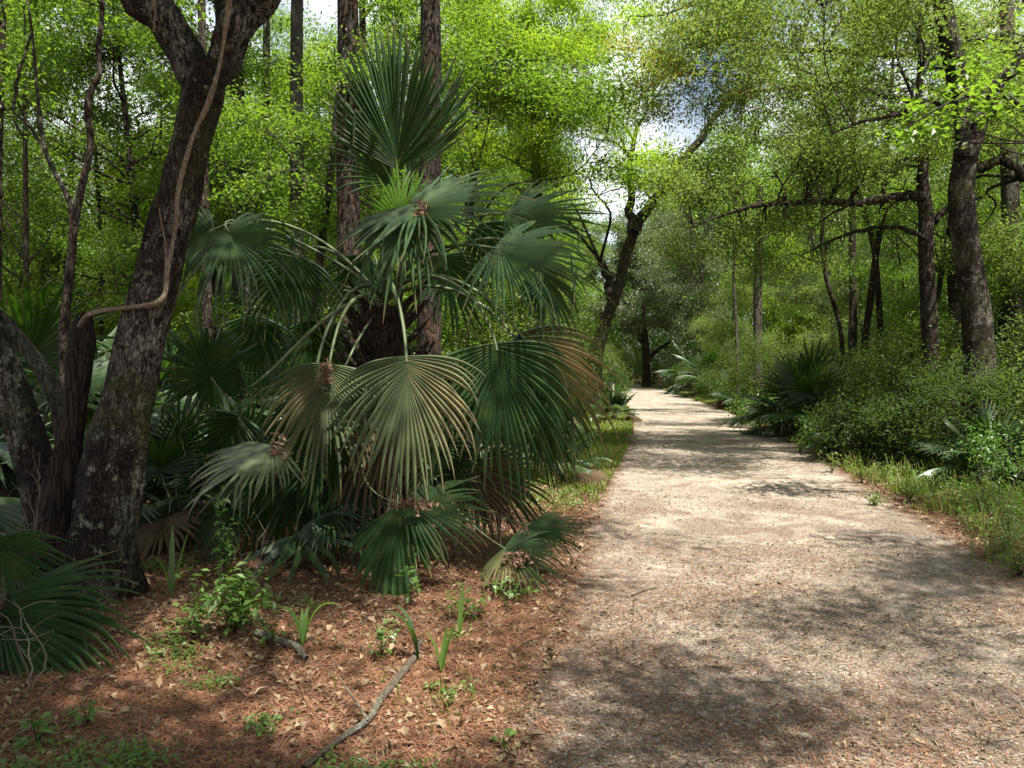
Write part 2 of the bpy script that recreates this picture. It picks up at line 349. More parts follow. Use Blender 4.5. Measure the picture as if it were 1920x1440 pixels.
def on_ground(n, y0, y1, x0=None, x1=None, pw=1.0):
    """random ground points, density falling with distance; x0,x1 relative to view edges"""
    u = rng.random(n); Yv = y0*(y1/y0)**(u**pw)
    half = .68*Yv+.4; Xv = (rng.random(n)*2-1)*half
    if x0 is not None: Xv = np.clip(x0, -half, None)+rng.random(n)*(x1-x0)
    return Xv, Yv

# ------------------------------------------------------------------ which rays of sun reach the floor
SPOTS = []       # (point, radius): places the photograph shows sunlit under the canopy
def spot(p, r): SPOTS.append((np.asarray(p), r))
for gx, gy, r in [(250, 1235, .26), (600, 1195, .2), (330, 1300, .15), (440, 1180, .3), (700, 1160, .2), (900, 1350, .35), (850, 1220, .2), (1000, 1180, .25), (780, 1420, .25), (150, 1330, .15), (520, 1330, .2), (380, 1400, .15), (650, 1280, .12), (700, 1420, .2)]: spot(G(gx, gy), r-.10)
for x, y, d, r in [(610, 760, 5.9, .26), (770, 740, 5.8, .28), (480, 860, 5.6, .25), (840, 390, 6.4, .35), (960, 500, 6.2, .32), (440, 450, 6.6, .3), (1020, 380, 6.6, .3), (760, 1000, 5.4, .15), (940, 1070, 5.7, .15),
                   (230, 860, 5.3, .15), (1010, 760, 6.4, .25), (20, 580, 6.5, .3), (750, 260, 7, .4), (1090, 800, 6.5, .25)]: spot(P(x, y, d), r)
def sun_gate(p):
    """True where a spray of foliage may stay (its shadow falls on shaded ground)"""
    h = p[:, 2:3]; g = p-SD*(h/SD[2]); x, y = g[:, 0], g[:, 1]; d = path_d(x, y)
    nz = vnoise(x*.6, y, 1.7, 3)*.5+vnoise(x*.8, y, 3.4, 5)*.5
    keep = np.where(y < 5.2, .33, np.where(y < 11, .40, .66))+np.where(d > .4, .35, 0)+np.where((d > 0) & (x < path_c(y)), .3, 0)
    keep = np.where(y > 11, keep+.18*np.sin(y*1.1+x*.2), keep)
    keep = np.where(y < 2.0, .8, keep)
    ok = nz < np.clip(.12+.76*keep, 0, 1.2)
    for q, r in SPOTS:
        v = p-q; t = v@SD; dist = np.linalg.norm(v-t[:, None]*SD, axis=1); ok &= ~((dist < r+.30) & (t > .8))
    return ok
SKY_R = None

# ------------------------------------------------------------------ trees
def in_ellipsoid(n, c, r, shell=.35):
    v = rand_unit(n); q = (shell+(1-shell)*rng.random(n))**.6
    return np.asarray(c)+v*q[:, None]*np.asarray(r)
def boughs(n, c, r):
    m = max(3, n//7); ctr = in_ellipsoid(m, c, r); k = rng.integers(0, m, int(n*1.2)); q = min(r[0], r[1], 2.2)
    return ctr[k]+rng.normal(size=(len(k), 3))*np.array([.17, .17, .055])*q+np.array([0, 0, .02])
def sprays(Cl, per, cs, size, up=.75, w=.23, brown=0., flat=.35):
    """leafy sprays round the points Cl"""
    n = len(Cl); k = n*per
    if n == 0: return np.zeros((0, 3)), np.zeros((0, 4), int), np.zeros((0, 3))
    off = rng.normal(size=(n, per, 3))*np.array([1, 1, flat]); r = np.linalg.norm(off, axis=2, keepdims=True)
    off = off/np.maximum(r, 1e-6)*np.minimum(r, 2.0)
    tilt = rng.normal(size=(n, 1, 2))*.45; off[..., 2] += (off[..., :2]*tilt).sum(-1)
    pos = Cl[:, None]+off*(np.broadcast_to(cs, (n,))[:, None, None])*.55
    rnd = np.clip(rng.random((n, 1))*.75+rng.random((n, per))*.3, 0, 1).ravel()
    return leaves(pos.reshape(-1, 3), size, up, w, rnd=rnd, brown=brown if np.isscalar(brown) else np.repeat(brown, per))
def twigs(nodes, Cl, r0=.02, n=5, wob=.1):
    """thin branches from the nearest limb node to every spray"""
    if len(Cl) == 0: return None
    nd = nodes[:, :3]; Z = np.zeros(len(Cl), int)
    for a in range(0, len(Cl), 2000):
        D = Cl[a:a+2000, None]-nd[None]; dist = np.linalg.norm(D, axis=2)+np.clip(-D[..., 2], 0, None)*.6; Z[a:a+2000] = dist.argmin(1)
    A = nd[Z]; ra = np.minimum(nodes[Z, 3]*.6, r0); L = np.linalg.norm(Cl-A, axis=1)[:, None]
    t = np.linspace(0, 1, n)[None, :, None]; mid = np.sin(np.pi*t)*L[:, None]*wob
    pts = A[:, None]*(1-t)+Cl[:, None]*t+mid*np.array([0, 0, .8])+rng.normal(size=(len(Cl), n, 3))*L[:, None]*.035*np.sin(np.pi*t)
    rad = ra[:, None]*(1-.8*np.linspace(0, 1, n))[None]
    return tubes(pts, rad, 4)
def auto_limbs(trunk, crowns, per=5, r=.06, vis=()):
    out = []
    if len(vis):
        nd = np.concatenate([v[int(len(v)*.38):] for v in vis]+[trunk[-3:]])
        for c, rad, ncl in crowns:
            for _ in range(per):
                e = np.asarray(c, float)+rand_unit(1)[0]*np.asarray(rad)*.7; D = e-nd[:, :3]; k = (np.linalg.norm(D, axis=1)-.35*D[:, 2]).argmin(); a = nd[k, :3]; Lg = np.linalg.norm(e-a)
                m1 = a+(e-a)*.35+rng.normal(size=3)*.07*Lg+[0, 0, .08*Lg]; m2 = a+(e-a)*.7+rng.normal(size=3)*.06*Lg+[0, 0, .05*Lg]; r0 = min(nd[k, 3]*.6, r)
                out.append(np.column_stack([[a, m1, m2, e], [r0, r0*.7, r0*.45, r0*.2]]))
        return out
    tz = trunk[:, 2]
    for c, rad, ncl in crowns:
        c = np.asarray(c, float)
        for _ in range(per):
            e = c+rand_unit(1)[0]*np.asarray(rad)*.75
            zt = min(max(e[2]-.45*np.linalg.norm(e[:2]-trunk[-1, :2])-.3*rad[2], tz[0]+.35*(tz[-1]-tz[0])), tz[-1]); k = np.abs(tz-zt).argmin(); a = trunk[k, :3]
            m1 = a+(e-a)*.35+rng.normal(size=3)*.12*np.linalg.norm(e-a)*.5; m2 = a+(e-a)*.7+rng.normal(size=3)*.1*np.linalg.norm(e-a)*.5
            r0 = min(trunk[k, 3]*.55, r); out.append(np.column_stack([[a, m1, m2, e], [r0, r0*.75, r0*.5, r0*.2]]))
    return out
def tree(name, label, cat, group, trunk, bark, crowns, leafm, leaf=.08, per=60, cs=.5, limbs=(), gate=False, wide=.23, auto=5, auto_r=.06, sides=16, flare=.35,
         n=40, rough=.05, up=.7, tw=.02, world=True, brown=None, limb_parts=True, moss=0, stems=()):
    """trunk: (x,y,z,r) rows; crowns: [(centre, radii, number of sprays)]; limbs: extra (x,y,z,r) rows"""
    trunk = np.asarray(trunk, float); base = trunk[0, :3].copy() if world else np.zeros(3)
    root = empty(name, base, label, cat, group)
    tq = spline(trunk, n)
    V, F = big_trunk(trunk[:, :3], trunk[:, 3], n, sides, rough, flare, int(abs(trunk[0, 0]*7)) % 50)
    g = Geo().add(V, F)
    for s_ in stems:
        s_ = np.asarray(s_, float); V, F = big_trunk(s_[:, :3], s_[:, 3], 26, 14, rough, 0, 3); g.add(V, F)
    g.build('trunk', MB[bark], root, base, True)
    nodes = [tq[n//3:]]+[spline(np.asarray(s_, float), 14) for s_ in stems]; vis = []
    for L in limbs:
        L = np.asarray(L, float); q = spline(L, 26); q[1:-1, :3] += rng.normal(size=(24, 3))*q[1:-1, 3:4]*.35; vis.append(q); nodes.append(q)
    for q in vis:
        V, F = big_trunk(q[:, :3], q[:, 3], 40, 10, rough, 0, 5); Geo().add(V, F).build('limb', MB[bark], root, base, True)
    gb = Geo()
    al = auto_limbs(tq, crowns, auto, auto_r, vis)
    for L in al:
        q = spline(L, 12); nodes.append(q); gb.add(*tubes(q[:, :3], q[:, 3], 6))
    cl = np.concatenate([boughs(k, c, r) for c, r, k in crowns]) if crowns else np.zeros((0, 3))
    if gate and len(cl): cl = cl[sun_gate(cl)]
    if world and len(cl): cl = cl[~((cl[:, 1] < 2.5) & (cl[:, 2] < 4))]
    t = twigs(np.concatenate(nodes), cl, tw)
    if t is not None: gb.add(*t)
    if gb.v: gb.build('branches', MB[bark], root, base, True)
    if len(cl):
        b = 0. if brown is None else (rng.random(len(cl)) < brown)*.8
        gl = Geo().add(*sprays(cl, per, cs, leaf, up, wide, b)); gl.build('crown', ML[leafm], root, base)
    if moss:
        nn = np.concatenate(nodes[1:]) if len(nodes) > 1 else nodes[0]
        for _ in range(moss):
            a = nn[rng.integers(0, len(nn)), :3]; k = 14; aa = a+rng.normal(size=(k, 3))*[.05, .05, .015]; Lh = (.3+.7*rng.random(k))*(.35+.65*rng.random()); t_ = np.linspace(0, 1, 4)[None, :, None]
            pts = aa[:, None]+t_*Lh[:, None, None]*np.array([0, 0, -1.])+rng.normal(size=(k, 4, 3))*.02
            Geo().add(*tubes(pts, np.full((k, 4), .006)*[1, 1, .8, .2], 3)).build('spanish_moss', ML['moss'], root, base)
    return root
def TR(L, d, r):       # trunk rows from photo points; r metres at each
    L = list(L); r = [r]*len(L) if np.isscalar(r) else r
    return np.column_stack([Pn(L, d), r])
def footed(L, d, r):
    t = TR(L, d, r); f = t[0].copy(); f[:2] = t[0, :2]; f[2] = hgt(f[0], f[1])-.1; f[3] = t[0, 3]*1.15
    return np.vstack([f, t]) if t[0, 2] > f[2]+.15 else np.vstack([f, t[1:]])

# -- the big leaning forked tree in the left foreground
ft = TR([(178, 1125), (185, 1060), (205, 900), (240, 740), (268, 620), (305, 480), (338, 360), (362, 250), (378, 175), (386, 128)], 5.3, [.215, .20, .19, .172, .152, .132, .128, .125, .138, .125])
ft[0, 2] = -.15
fL = TR([(381, 190), (366, 125), (328, 62), (292, 5), (225, -90), (120, -260), (-100, -420)], 5.3, [.09, .118, .13, .12, .10, .08, .05])
fR = TR([(388, 190, 5.3), (406, 125, 5.3), (444, 60, 5.3), (482, -5, 5.3), (545, -90, 5.2), (640, -260, 4.9), (800, -520, 4.3)], 5.3, [.09, .115, .122, .12, .10, .085, .05])
tree('forked_tree', 'big dark leaning tree with pale lichen bark forking at the top left', 'tree', None, ft, 'oak',
     [((-4.4, 3.6, 7.4), (2.8, 3.2, 1.2), 460), ((-1.8, 1.4, 7.8), (3.0, 3.2, 1.3), 950), ((.4, 3.9, 8.6), (2.8, 2.4, 1.2), 520), ((1.0, 0.2, 8.4), (2.4, 3.0, 1.2), 520)], 'green', .10, 60, .5, [fL, fR], gate=True, n=110, sides=48, flare=.5, rough=.09, auto=4, auto_r=.04)  # crowns are out of view, shifted overhead to shade the floor and palm
# the vine climbing it
vp = Pn([(436, -60, 5.02), (428, 20, 5.05), (418, 90, 5.08), (405, 150, 5.1), (388, 200, 5.12), (365, 245, 5.12), (348, 300, 5.12), (333, 360, 5.12), (330, 420, 5.12), (322, 470, 5.12), (312, 505, 5.11), (313, 545, 5.09), (304, 567, 5.07), (270, 574, 5.08), (230, 578, 5.15), (190, 583, 5.24), (160, 592, 5.3), (148, 612, 5.33)])
q = spline(np.column_stack([vp, np.linspace(.013, .018, len(vp))*(1+.25*np.sin(np.arange(len(vp))*2.1))]), 120); V, F = big_trunk(q[:, :3], q[:, 3], 120, 10, .16, 0, 8)
r = empty('climbing_vine', vp[-1], 'light brown woody vine snaking up the leaning forked tree', 'vine')
Geo().add(V, F).build('stem', MB['vine'], r, vp[-1], True)
thin = Pn([(288, 60, 5.0), (291, 20, 5.0), (290, -30, 5.0)]); q = spline(thin, 12); g = Geo().add(*tubes(q, np.full(12, .005), 5))
thin = Pn([(314, 545, 5.05), (309, 500, 5.08), (313, 470, 5.08), (305, 430, 5.08), (298, 390, 5.1)]); q = spline(thin, 16); g.add(*tubes(q, np.full(16, .004), 5)); g.build('tendril', MB['vine'], r, vp[-1], True)
# rotten snag leaning against it
sp = footed([(95, 1080), (108, 960), (125, 860), (142, 760), (150, 690), (157, 640), (158, 598)], 5.45, [.17, .13, .085, .07, .075, .068, .05])
r = empty('rotten_snag', sp[0, :3], 'dark reddish broken rotten stem standing left of the forked tree', 'tree snag')
V, F = big_trunk(sp[:, :3], sp[:, 3], 60, 22, .16, .3, 21); Geo().add(V, F).build('trunk', MB['rot'], r, sp[0, :3], True)
g = Geo(); tp = sp[-1, :3]
for k in range(16):
    a = rng.random()*6.28; b = tp+np.array([math.cos(a), math.sin(a), 0])*.05*rng.random(); e = b+np.array([math.cos(a)*.015, 0, .02+.06*rng.random()])
    g.add(*tubes(np.array([b-[0, 0, .12], b, e]), np.array([.02, .015, .002]), 5))
g.build('splinters', MB['rot'], r, sp[0, :3], True)
# left leaning companion trunks
tree('leaning_tree', 'mottled brown trunk leaning out of the left edge below the snag', 'tree', None,
     footed([(105, 1060), (85, 930), (55, 830), (20, 720), (-30, 590), (-90, 420), (-200, 100)], 5.7, [.17, .135, .12, .11, .10, .09, .06]), 'oak', [((-5.6, 6.5, 5.2), (1.6, 2.2, 1.2), 70)], 'green', .08, 60, .5, gate=True, sides=28, rough=.08)
tree('leaning_tree', 'pale thinner stem leaning left behind the rotten snag', 'tree', None,
     footed([(135, 900), (112, 750), (75, 685), (20, 615), (-60, 530), (-180, 400)], 6.1, [.075, .07, .06, .05, .045, .03]), 'grey', [((-6.5, 7.5, 4.8), (1.4, 2, 1), 50)], 'green', .08, 60, .5, gate=True)
# sinuous dark stems, upper left
tree('crooked_sapling', 'thin dark crooked stem zigzagging up between left edge and forked tree', 'sapling', None,
     footed([(118, 620), (128, 540), (135, 470), (142, 400), (160, 320), (172, 275), (168, 235), (163, 205), (168, 165), (192, 142), (182, 95), (192, 35), (190, -60)], 7.4, [.042, .04, .038, .036, .033, .032, .034, .036, .032, .024, .024, .02, .018]), 'dark', [((-3.9, 7.4, 5.6), (.9, .9, .6), 24)], 'green', .08, 50, .4, sides=10, gate=True, n=90, flare=0)
tree('crooked_sapling', 'slender dark stem rising in a long curve near the left edge', 'sapling', None,
     footed([(125, 560), (140, 400), (135, 370), (100, 330), (80, 270), (72, 200), (66, 120), (58, 40), (40, -60)], 7.8, [.034, .032, .028, .024, .022, .02, .018, .014, .01]), 'grey', [((-4.6, 7.9, 5.7), (.8, .8, .5), 18)], 'green', .08, 50, .4, [TR([(138, 385), (105, 325), (60, 240), (20, 205)], 7.8, [.024, .02, .016, .01]), TR([(22, 205), (40, 120), (60, 60)], 7.8, [.018, .015, .01])], gate=True, sides=8, flare=0)

# ------------------------------------------------------------------ pines and trunks behind the palm
def pine(label, xs, d, r, height=17, lean=0, crown=True, name='pine_tree', bark='pine', cr=(2.4, 2.4, 2.2), k=150, gate=True):
    t = footed(xs, d, [r*(1-.05*i) for i in range(len(xs))]); top = t[-1].copy(); dirn = (t[-1, :3]-t[0, :3])/(t[-1, 2]-t[0, 2])
    top2 = top.copy(); top2[:3] = t[0, :3]+dirn*height; top2[3] = r*.4
    t = np.vstack([t, top2]) if top2[2] > t[-1, 2]+1 else t
    c = top2[:3]; cw = [((c[0], c[1], c[2]-1), cr, k)] if crown else []
    return tree(name, label, 'pine' if name == 'pine_tree' else 'tree', None, t, bark, cw, 'dark' if name == 'pine_tree' else 'green', .11, 46, .55, gate=gate, wide=.08 if name == 'pine_tree' else .2, auto=8, sides=20, n=70, flare=.3)
pine('dark reddish plated pine trunk just left of the upright palm fan', [(664, 760), (655, 500), (652, 300), (655, 100), (650, -40)], 11.5, .185)
pine('dark plated pine trunk standing directly behind the upright palm fan', [(802, 760), (806, 500), (806, 300), (808, 100), (806, -40)], 11.0, .17)
for lab, xs, d, r, nm in [
 ('grey trunk right of the forked tree leaning slightly to the right going down', [(470, 520), (468, 430), (460, 320), (446, 200), (442, 90), (440, -60)], 14.5, .15, 'slender_tree'),
 ('left stem of the close pair of grey trunks beside the forked tree', [(446, 520), (442, 430), (432, 320), (430, 200), (432, 60)], 15.2, .125, 'slender_tree'),
 ('slim dark trunk glimpsed just right of the forked tree', [(404, 470), (404, 380), (408, 250), (412, 100)], 18, .13, 'slender_tree'),
 ('thin straight trunk halfway between the grey pair and the first pine', [(502, 520), (500, 400), (498, 250), (500, 60)], 19, .10, 'slender_tree'),
 ('medium grey trunk left of the first pine with a bare forked twig', [(556, 600), (557, 450), (556, 300), (556, 100), (558, -40)], 14.5, .135, 'slender_tree'),
 ('slim brown stem leaning right towards the first pine', [(585, 640), (598, 500), (618, 340), (635, 180), (650, 20)], 13, .07, 'slender_tree'),
 ('thin trunk showing between the two pines', [(690, 520), (688, 380), (684, 250), (680, 60)], 17, .085, 'slender_tree'),
 ('pale thin trunk rising far behind at the upper left', [(80, 560), (78, 400), (76, 280), (70, 100)], 20, .07, 'slender_tree'),
 ('reddish trunk cut by the left edge of the picture', [(-8, 560), (-6, 300), (2, 60)], 9, .055, 'slender_tree'),
 ('very thin pole trunk behind the crooked saplings', [(190, 560), (186, 380), (172, 200), (165, 60)], 19, .05, 'slender_tree'),
 ('short dark trunk hidden behind the drooping palm fans', [(390, 700), (388, 560), (385, 430), (383, 330)], 11, .07, 'slender_tree')]:
    pine(lab, xs, d, r, 12+2*rng.random(), name=nm, bark='grey' if 'grey' in lab or 'pale' in lab else 'dark', cr=(2.0, 2.0, 1.8), k=70, gate=True)

# ------------------------------------------------------------------ trees along the path
bd = 27
tree('twisted_tree', 'dark twisted forked tree leaning over the left side of the path', 'tree', None,
     footed([(1112, 700), (1118, 650), (1140, 590), (1160, 540), (1172, 480), (1190, 430)], bd, [.30, .25, .19, .18, .18, .17]), 'dark',
     [(P(1180, 330, 25), (2.0, 2, 1.0), 90), (P(1180, 120, 27), (2.2, 2, 2.2), 90), (P(1000, 250, 27), (2.6, 2.5, 2.4), 165)], 'lime', .13, 46, .6,
     [TR([(1188, 440), (1186, 400), (1182, 370), (1180, 300), (1195, 240), (1215, 200)], bd, [.2, .16, .12, .09, .07, .04]), TR([(1190, 435), (1215, 395), (1240, 360), (1262, 322), (1300, 275), (1330, 235), (1370, 180), (1420, 130)], bd-1, [.2, .17, .15, .13, .13, .11, .08, .05]),
      TR([(1150, 570), (1140, 520), (1125, 490)], bd, [.2, .17, .10]), TR([(1196, 420), (1230, 370), (1240, 330)], bd, [.1, .06, .03])], gate=True, moss=10)
tree('live_oak', 'grey green spreading tree at the bend closing the far end of the path', 'tree', None,
     footed([(1212, 700), (1210, 640), (1205, 600)], 66, [.34, .30, .25]), 'dark',
     [(P(1225, 560, 66), (5, 4, 3.2), 260), (P(1240, 480, 68), (5.5, 4, 3.5), 280), (P(1320, 420, 70), (5, 4, 5), 240), (P(1150, 470, 68), (4, 4, 3.5), 160)], 'grey', .20, 80, .9,
     [TR([(1213, 675), (1228, 660), (1258, 640)], 66, [.2, .16, .09]), TR([(1205, 640), (1190, 600)], 66, [.25, .12])], up=.5)
# right hand side
tree('big_oak', 'large grey brown oak trunk near the right edge dividing high up', 'tree', None,
     footed([(1838, 800), (1832, 600), (1818, 500), (1808, 430), (1800, 350), (1814, 270), (1808, 200), (1790, 120), (1765, 0), (1755, -150)], 12.5, [.25, .215, .20, .20, .19, .18, .165, .155, .14, .11]), 'oak',
     [(P(1640, 60, 12), (1.5, 1.6, .9), 93), (P(1880, 200, 13.5), (1.6, 1.6, 1.0), 85), (P(1900, 480, 15.5), (1.6, 1.4, .7), 78), (P(1600, -60, 11), (2.5, 2.4, 1.2), 171), (P(1880, -60, 12), (2, 2, 1), 93)], 'oak', .075, 64, .5,
     [TR([(1812, 290), (1840, 230), (1875, 160), (1925, 100), (2000, 20)], 12.3, [.13, .11, .10, .09, .06]), TR([(1800, 215), (1740, 185), (1690, 215), (1620, 225), (1560, 250)], 11.8, [.06, .05, .035, .025, .015]), TR([(1830, 320), (1880, 300), (1925, 335)], 12.6, [.08, .07, .06])], auto=3, auto_r=.035, gate=True, sides=28, n=80, moss=6)
tree('live_oak', 'dark oak left of the big trunk with a long level limb towards the path', 'tree', None,
     footed([(1748, 720), (1742, 560), (1736, 460), (1738, 400), (1728, 350), (1735, 250)], 14.5, [.155, .14, .13, .125, .11, .07]), 'dark',
     [(P(1560, 330, 14), (1.9, 1.8, .7), 105), (P(1400, 330, 14), (1.7, 1.6, .8), 92), (P(1330, 430, 14.5), (1.1, 1.2, .7), 59), (P(1650, 280, 15), (2.0, 1.8, 1.2), 105), (P(1480, 450, 15), (1.6, 1.5, .6), 59)], 'oak', .07, 70, .45,
     [TR([(1735, 372), (1700, 362), (1650, 372), (1600, 380), (1500, 377), (1430, 383), (1370, 397), (1300, 425)], 14, [.10, .09, .08, .075, .06, .045, .03, .012]),
      TR([(1738, 450), (1690, 425), (1610, 432), (1560, 450), (1500, 480)], 14.2, [.05, .045, .035, .025, .01]), TR([(1742, 420), (1790, 380), (1840, 370)], 14.5, [.07, .05, .03]), TR([(1600, 382), (1560, 400), (1520, 430)], 14, [.03, .02, .01])], auto=3, auto_r=.035, gate=True, moss=8)
tree('live_oak', 'high oak whose dark limbs reach left across the top right', 'tree', None,
     footed([(1900, 700), (1895, 400), (1890, 100), (1885, -60)], 17, [.2, .18, .15, .13]), 'grey',
     [(P(1480, 80, 15), (2.0, 1.8, 1.0), 129), (P(1330, 150, 15), (1.5, 1.5, .9), 86), (P(1650, 120, 16), (2, 1.8, 1.4), 129), (P(1450, 215, 15.5), (2.0, 1.8, .7), 115), (P(1280, 60, 15), (1.5, 1.5, 1.0), 60)], 'oak', .075, 66, .45,
     [TR([(1890, 60), (1780, 85), (1680, 105), (1565, 92), (1480, 92), (1420, 102), (1340, 120)], 15.5, [.09, .08, .07, .065, .05, .035, .015]), TR([(1893, 250), (1750, 200), (1590, 160), (1510, 166), (1440, 165), (1380, 178), (1320, 200)], 15.5, [.08, .07, .05, .04, .03, .02, .01])], auto=3, auto_r=.035, gate=True, moss=12, brown=.10)
tree('turning_tree', 'slender grey leaning tree crossing the reddish trunk, its yellow leaves hanging over the path', 'tree', None,
     footed([(1655, 700), (1648, 560), (1640, 460), (1600, 330), (1540, 200), (1440, 60), (1345, -30)], 17.5, [.075, .065, .06, .055, .05, .045, .035]), 'dark',
     [(P(1310, 110, 16), (.9, 1, .7), 30), (P(1230, 60, 16), (1.0, 1, .5), 18)], 'yellow', .085, 42, .4, [TR([(1340, -20), (1290, 10), (1240, 30), (1180, 30)], 16, [.035, .03, .02, .01]), TR([(1345, 0), (1310, 60), (1300, 130)], 16, [.02, .015, .01])], gate=True, auto=2, auto_r=.02)
for lab, xs, d, r, bk in [
 ('reddish leaning trunk behind the right hand palmetto fans', [(1620, 650), (1632, 560), (1642, 480), (1655, 400), (1660, 300)], 17, .075, 'rot'),
 ('grey trunk standing over the fan palms right of the path', [(1421, 640), (1420, 560), (1422, 480), (1425, 350)], 27, .15, 'grey'),
 ('dim upright trunk in the shade between the level limb and the bushes', [(1598, 660), (1600, 560), (1598, 460), (1600, 300)], 20, .10, 'dark'),
 ('thin crooked trunk left of the reddish leaning one', [(1580, 640), (1568, 580), (1550, 530), (1540, 470), (1545, 350)], 19, .055, 'dark'),
 ('pale thin pole nearest the path on the right', [(1384, 680), (1380, 600), (1375, 520), (1380, 350)], 26, .05, 'grey'),
 ('dark trunk foot seen low between big oak and level limbed oak', [(1790, 700), (1795, 600), (1790, 520), (1800, 350)], 16, .17, 'dark')]:
    pine(lab, xs, d, r, 8+2*rng.random(), name='slender_tree', bark=bk, cr=(1.8, 1.8, 1.6), k=50, gate=True)
tree('willow_oak', 'tree with fine narrow bright leaves filling the top centre behind the palm', 'tree', None,
     footed([(1010, 640), (1012, 450), (1005, 300), (1000, 150), (990, 0), (985, -100)], 19, [.14, .12, .11, .09, .07, .05]), 'dark',
     [(P(1000, 120, 18), (2.0, 1.8, 1.4), 200), (P(1075, 270, 18), (1.3, 1.4, 1.1), 110), (P(930, 250, 18), (1.5, 1.5, 1.3), 120), (P(900, 40, 18), (1.8, 1.6, 1.2), 130), (P(1080, 40, 18), (1.4, 1.6, 1.2), 100)], 'lime', .10, 90, .42, wide=.11, auto=5, auto_r=.04,
     limbs=[TR([(1003, 200), (960, 185), (900, 200), (840, 230)], 18.5, [.04, .03, .02, .01]), TR([(1006, 330), (940, 290), (880, 290)], 18.5, [.035, .02, .01])])
# a spray of broad yellow-green leaves leaning in from the right
tree('maple_sapling', 'leaning sapling with broad bright yellow green leaves at upper right', 'sapling', None,
     footed([(2050, 800), (2020, 400), (1930, 200), (1850, 165), (1760, 200), (1700, 240)], 8.5, [.05, .04, .03, .022, .014, .008]), 'dark',
     [(P(1790, 190, 8.5), (.7, .6, .3), 10), (P(1720, 240, 8.4), (.35, .4, .2), 7), (P(1880, 110, 8.5), (.6, .6, .4), 8)], 'green', .085, 26, .3, wide=.36, auto=2, auto_r=.012, sides=8, flare=0)
# unseen tree added to dapple the near path with shade; trunk stands right
tree('unseen_shade_tree', 'unseen tree just outside the right edge, added to shade the near part of the path', 'tree', None,
     [(7.9, 7.6, -.6, .24), (8.4, 6.0, 3, .18), (8.8, 3.5, 7, .12), (8.6, 1.5, 9.5, .07)], 'grey',
     [((4.6, 0.8, 9.0), (3.6, 3.4, 1.4), 520), ((2.6, -2.0, 9.6), (3.4, 2.6, 1.2), 220), ((6.5, 4.5, 9), (2.5, 2.6, 1.3), 130)], 'oak', .085, 60, .45, gate=True, auto=4, auto_r=.022)

# ------------------------------------------------------------------ woodland kinds, copied through the forest
def proto_tree(h, cr, lo, leafm, leaf, ncl, per, bark='grey', r=.09, cs=.6, name='woodland_tree', wide=.22, up=.65):
    lean = rng.normal(size=2)*.06*h
    tr = [(0, 0, -.2, r*1.2), (lean[0]*.2, lean[1]*.2, h*.3, r), (lean[0]*.6, lean[1]*.6, h*.65, r*.7), (lean[0], lean[1], h*.95, r*.25)]
    k = 4; cw = []
    for i in range(k):
        z = lo+(h-lo)*(i+.5)/k; f = math.sin(math.pi*(i+.8)/(k+.9)); cw.append(((lean[0]*.6+rng.normal()*.3*cr, lean[1]*.6+rng.normal()*.3*cr, z), (cr*f, cr*f, (h-lo)/k*.75), ncl//k))
    return tree(name, 'x', 'tree', None, tr, bark, cw, leafm, leaf, per, cs, world=False, auto=5, auto_r=r*.4, sides=10, n=24, wide=wide, up=up)
def proto_shrub(h, rad, leafm, leaf, ncl, per, name='shrub', cs=.3, wide=.25):
    root = empty(name, (0, 0, 0), 'x', 'shrub'); g = Geo(); nodes = []
    for k in range(9):
        a = rng.random()*6.28; e = np.array([math.cos(a)*rad*.7*rng.random(), math.sin(a)*rad*.7*rng.random(), h*(.6+.35*rng.random())])
        q = spline(np.array([(e[0]*.1, e[1]*.1, -.1, .018), (e[0]*.4, e[1]*.4, h*.35, .014), (*e, .005)]), 9); nodes.append(q); g.add(*tubes(q[:, :3], q[:, 3], 5))
    cl = in_ellipsoid(ncl, (0, 0, h*.52), (rad, rad, h*.5), .3); lump = fbm(cl[:, 0]*2+cl[:, 2], cl[:, 1]*2-cl[:, 2], 1.2, int(rng.integers(9))) > .36; cl = cl[lump]
    g.add(*twigs(np.concatenate(nodes), cl, .008)); g.build('stems', MB['dark'], root, smooth=True)
    Geo().add(*sprays(cl, per, cs, leaf, .55, wide, flat=.5)).build('foliage', ML[leafm], root)
    return root
protos = {
 'a': proto_tree(11, 2.5, 1.8, 'lime', .088, 300, 100, cs=.5), 'b': proto_tree(13, 2.8, 3.0, 'green', .092, 330, 105, 'dark', .12, cs=.52), 'c': proto_tree(8, 2.0, 1.0, 'green', .078, 240, 95, 'grey', .06, cs=.45),
 'd': proto_tree(12, 3.0, 2.5, 'oak', .085, 360, 110, 'dark', .13, cs=.5), 'e': proto_tree(6, 1.7, .6, 'green', .07, 200, 90, 'grey', .04, cs=.4), 'g': proto_tree(9, 2.6, 1.0, 'grey', .085, 300, 110, 'grey', .09, cs=.5), 'f': proto_tree(5, 1.5, .5, 'oak', .065, 200, 90, 'grey', .035, cs=.38), 'h': proto_tree(10, 2.4, 1.2, 'dark', .08, 280, 100, 'dark', .08, cs=.5)}
sh = {'p': proto_shrub(1.7, 1.1, 'oak', .055, 170, 60), 'q': proto_shrub(1.3, .9, 'dark', .075, 95, 44, cs=.26), 'r': proto_shrub(2.4, 1.3, 'oak', .055, 240, 64), 's': proto_shrub(.8, .6, 'herb', .055, 60, 46, cs=.2), 't': proto_shrub(2.0, 1.2, 'dark', .06, 190, 60), 'u': proto_shrub(1.2, .8, 'oak', .10, 60, 26, cs=.3, wide=.34), 'v': proto_shrub(1.5, 1.0, 'oak', .05, 110, 60, cs=.26)}
kids_ready = False
used = set()
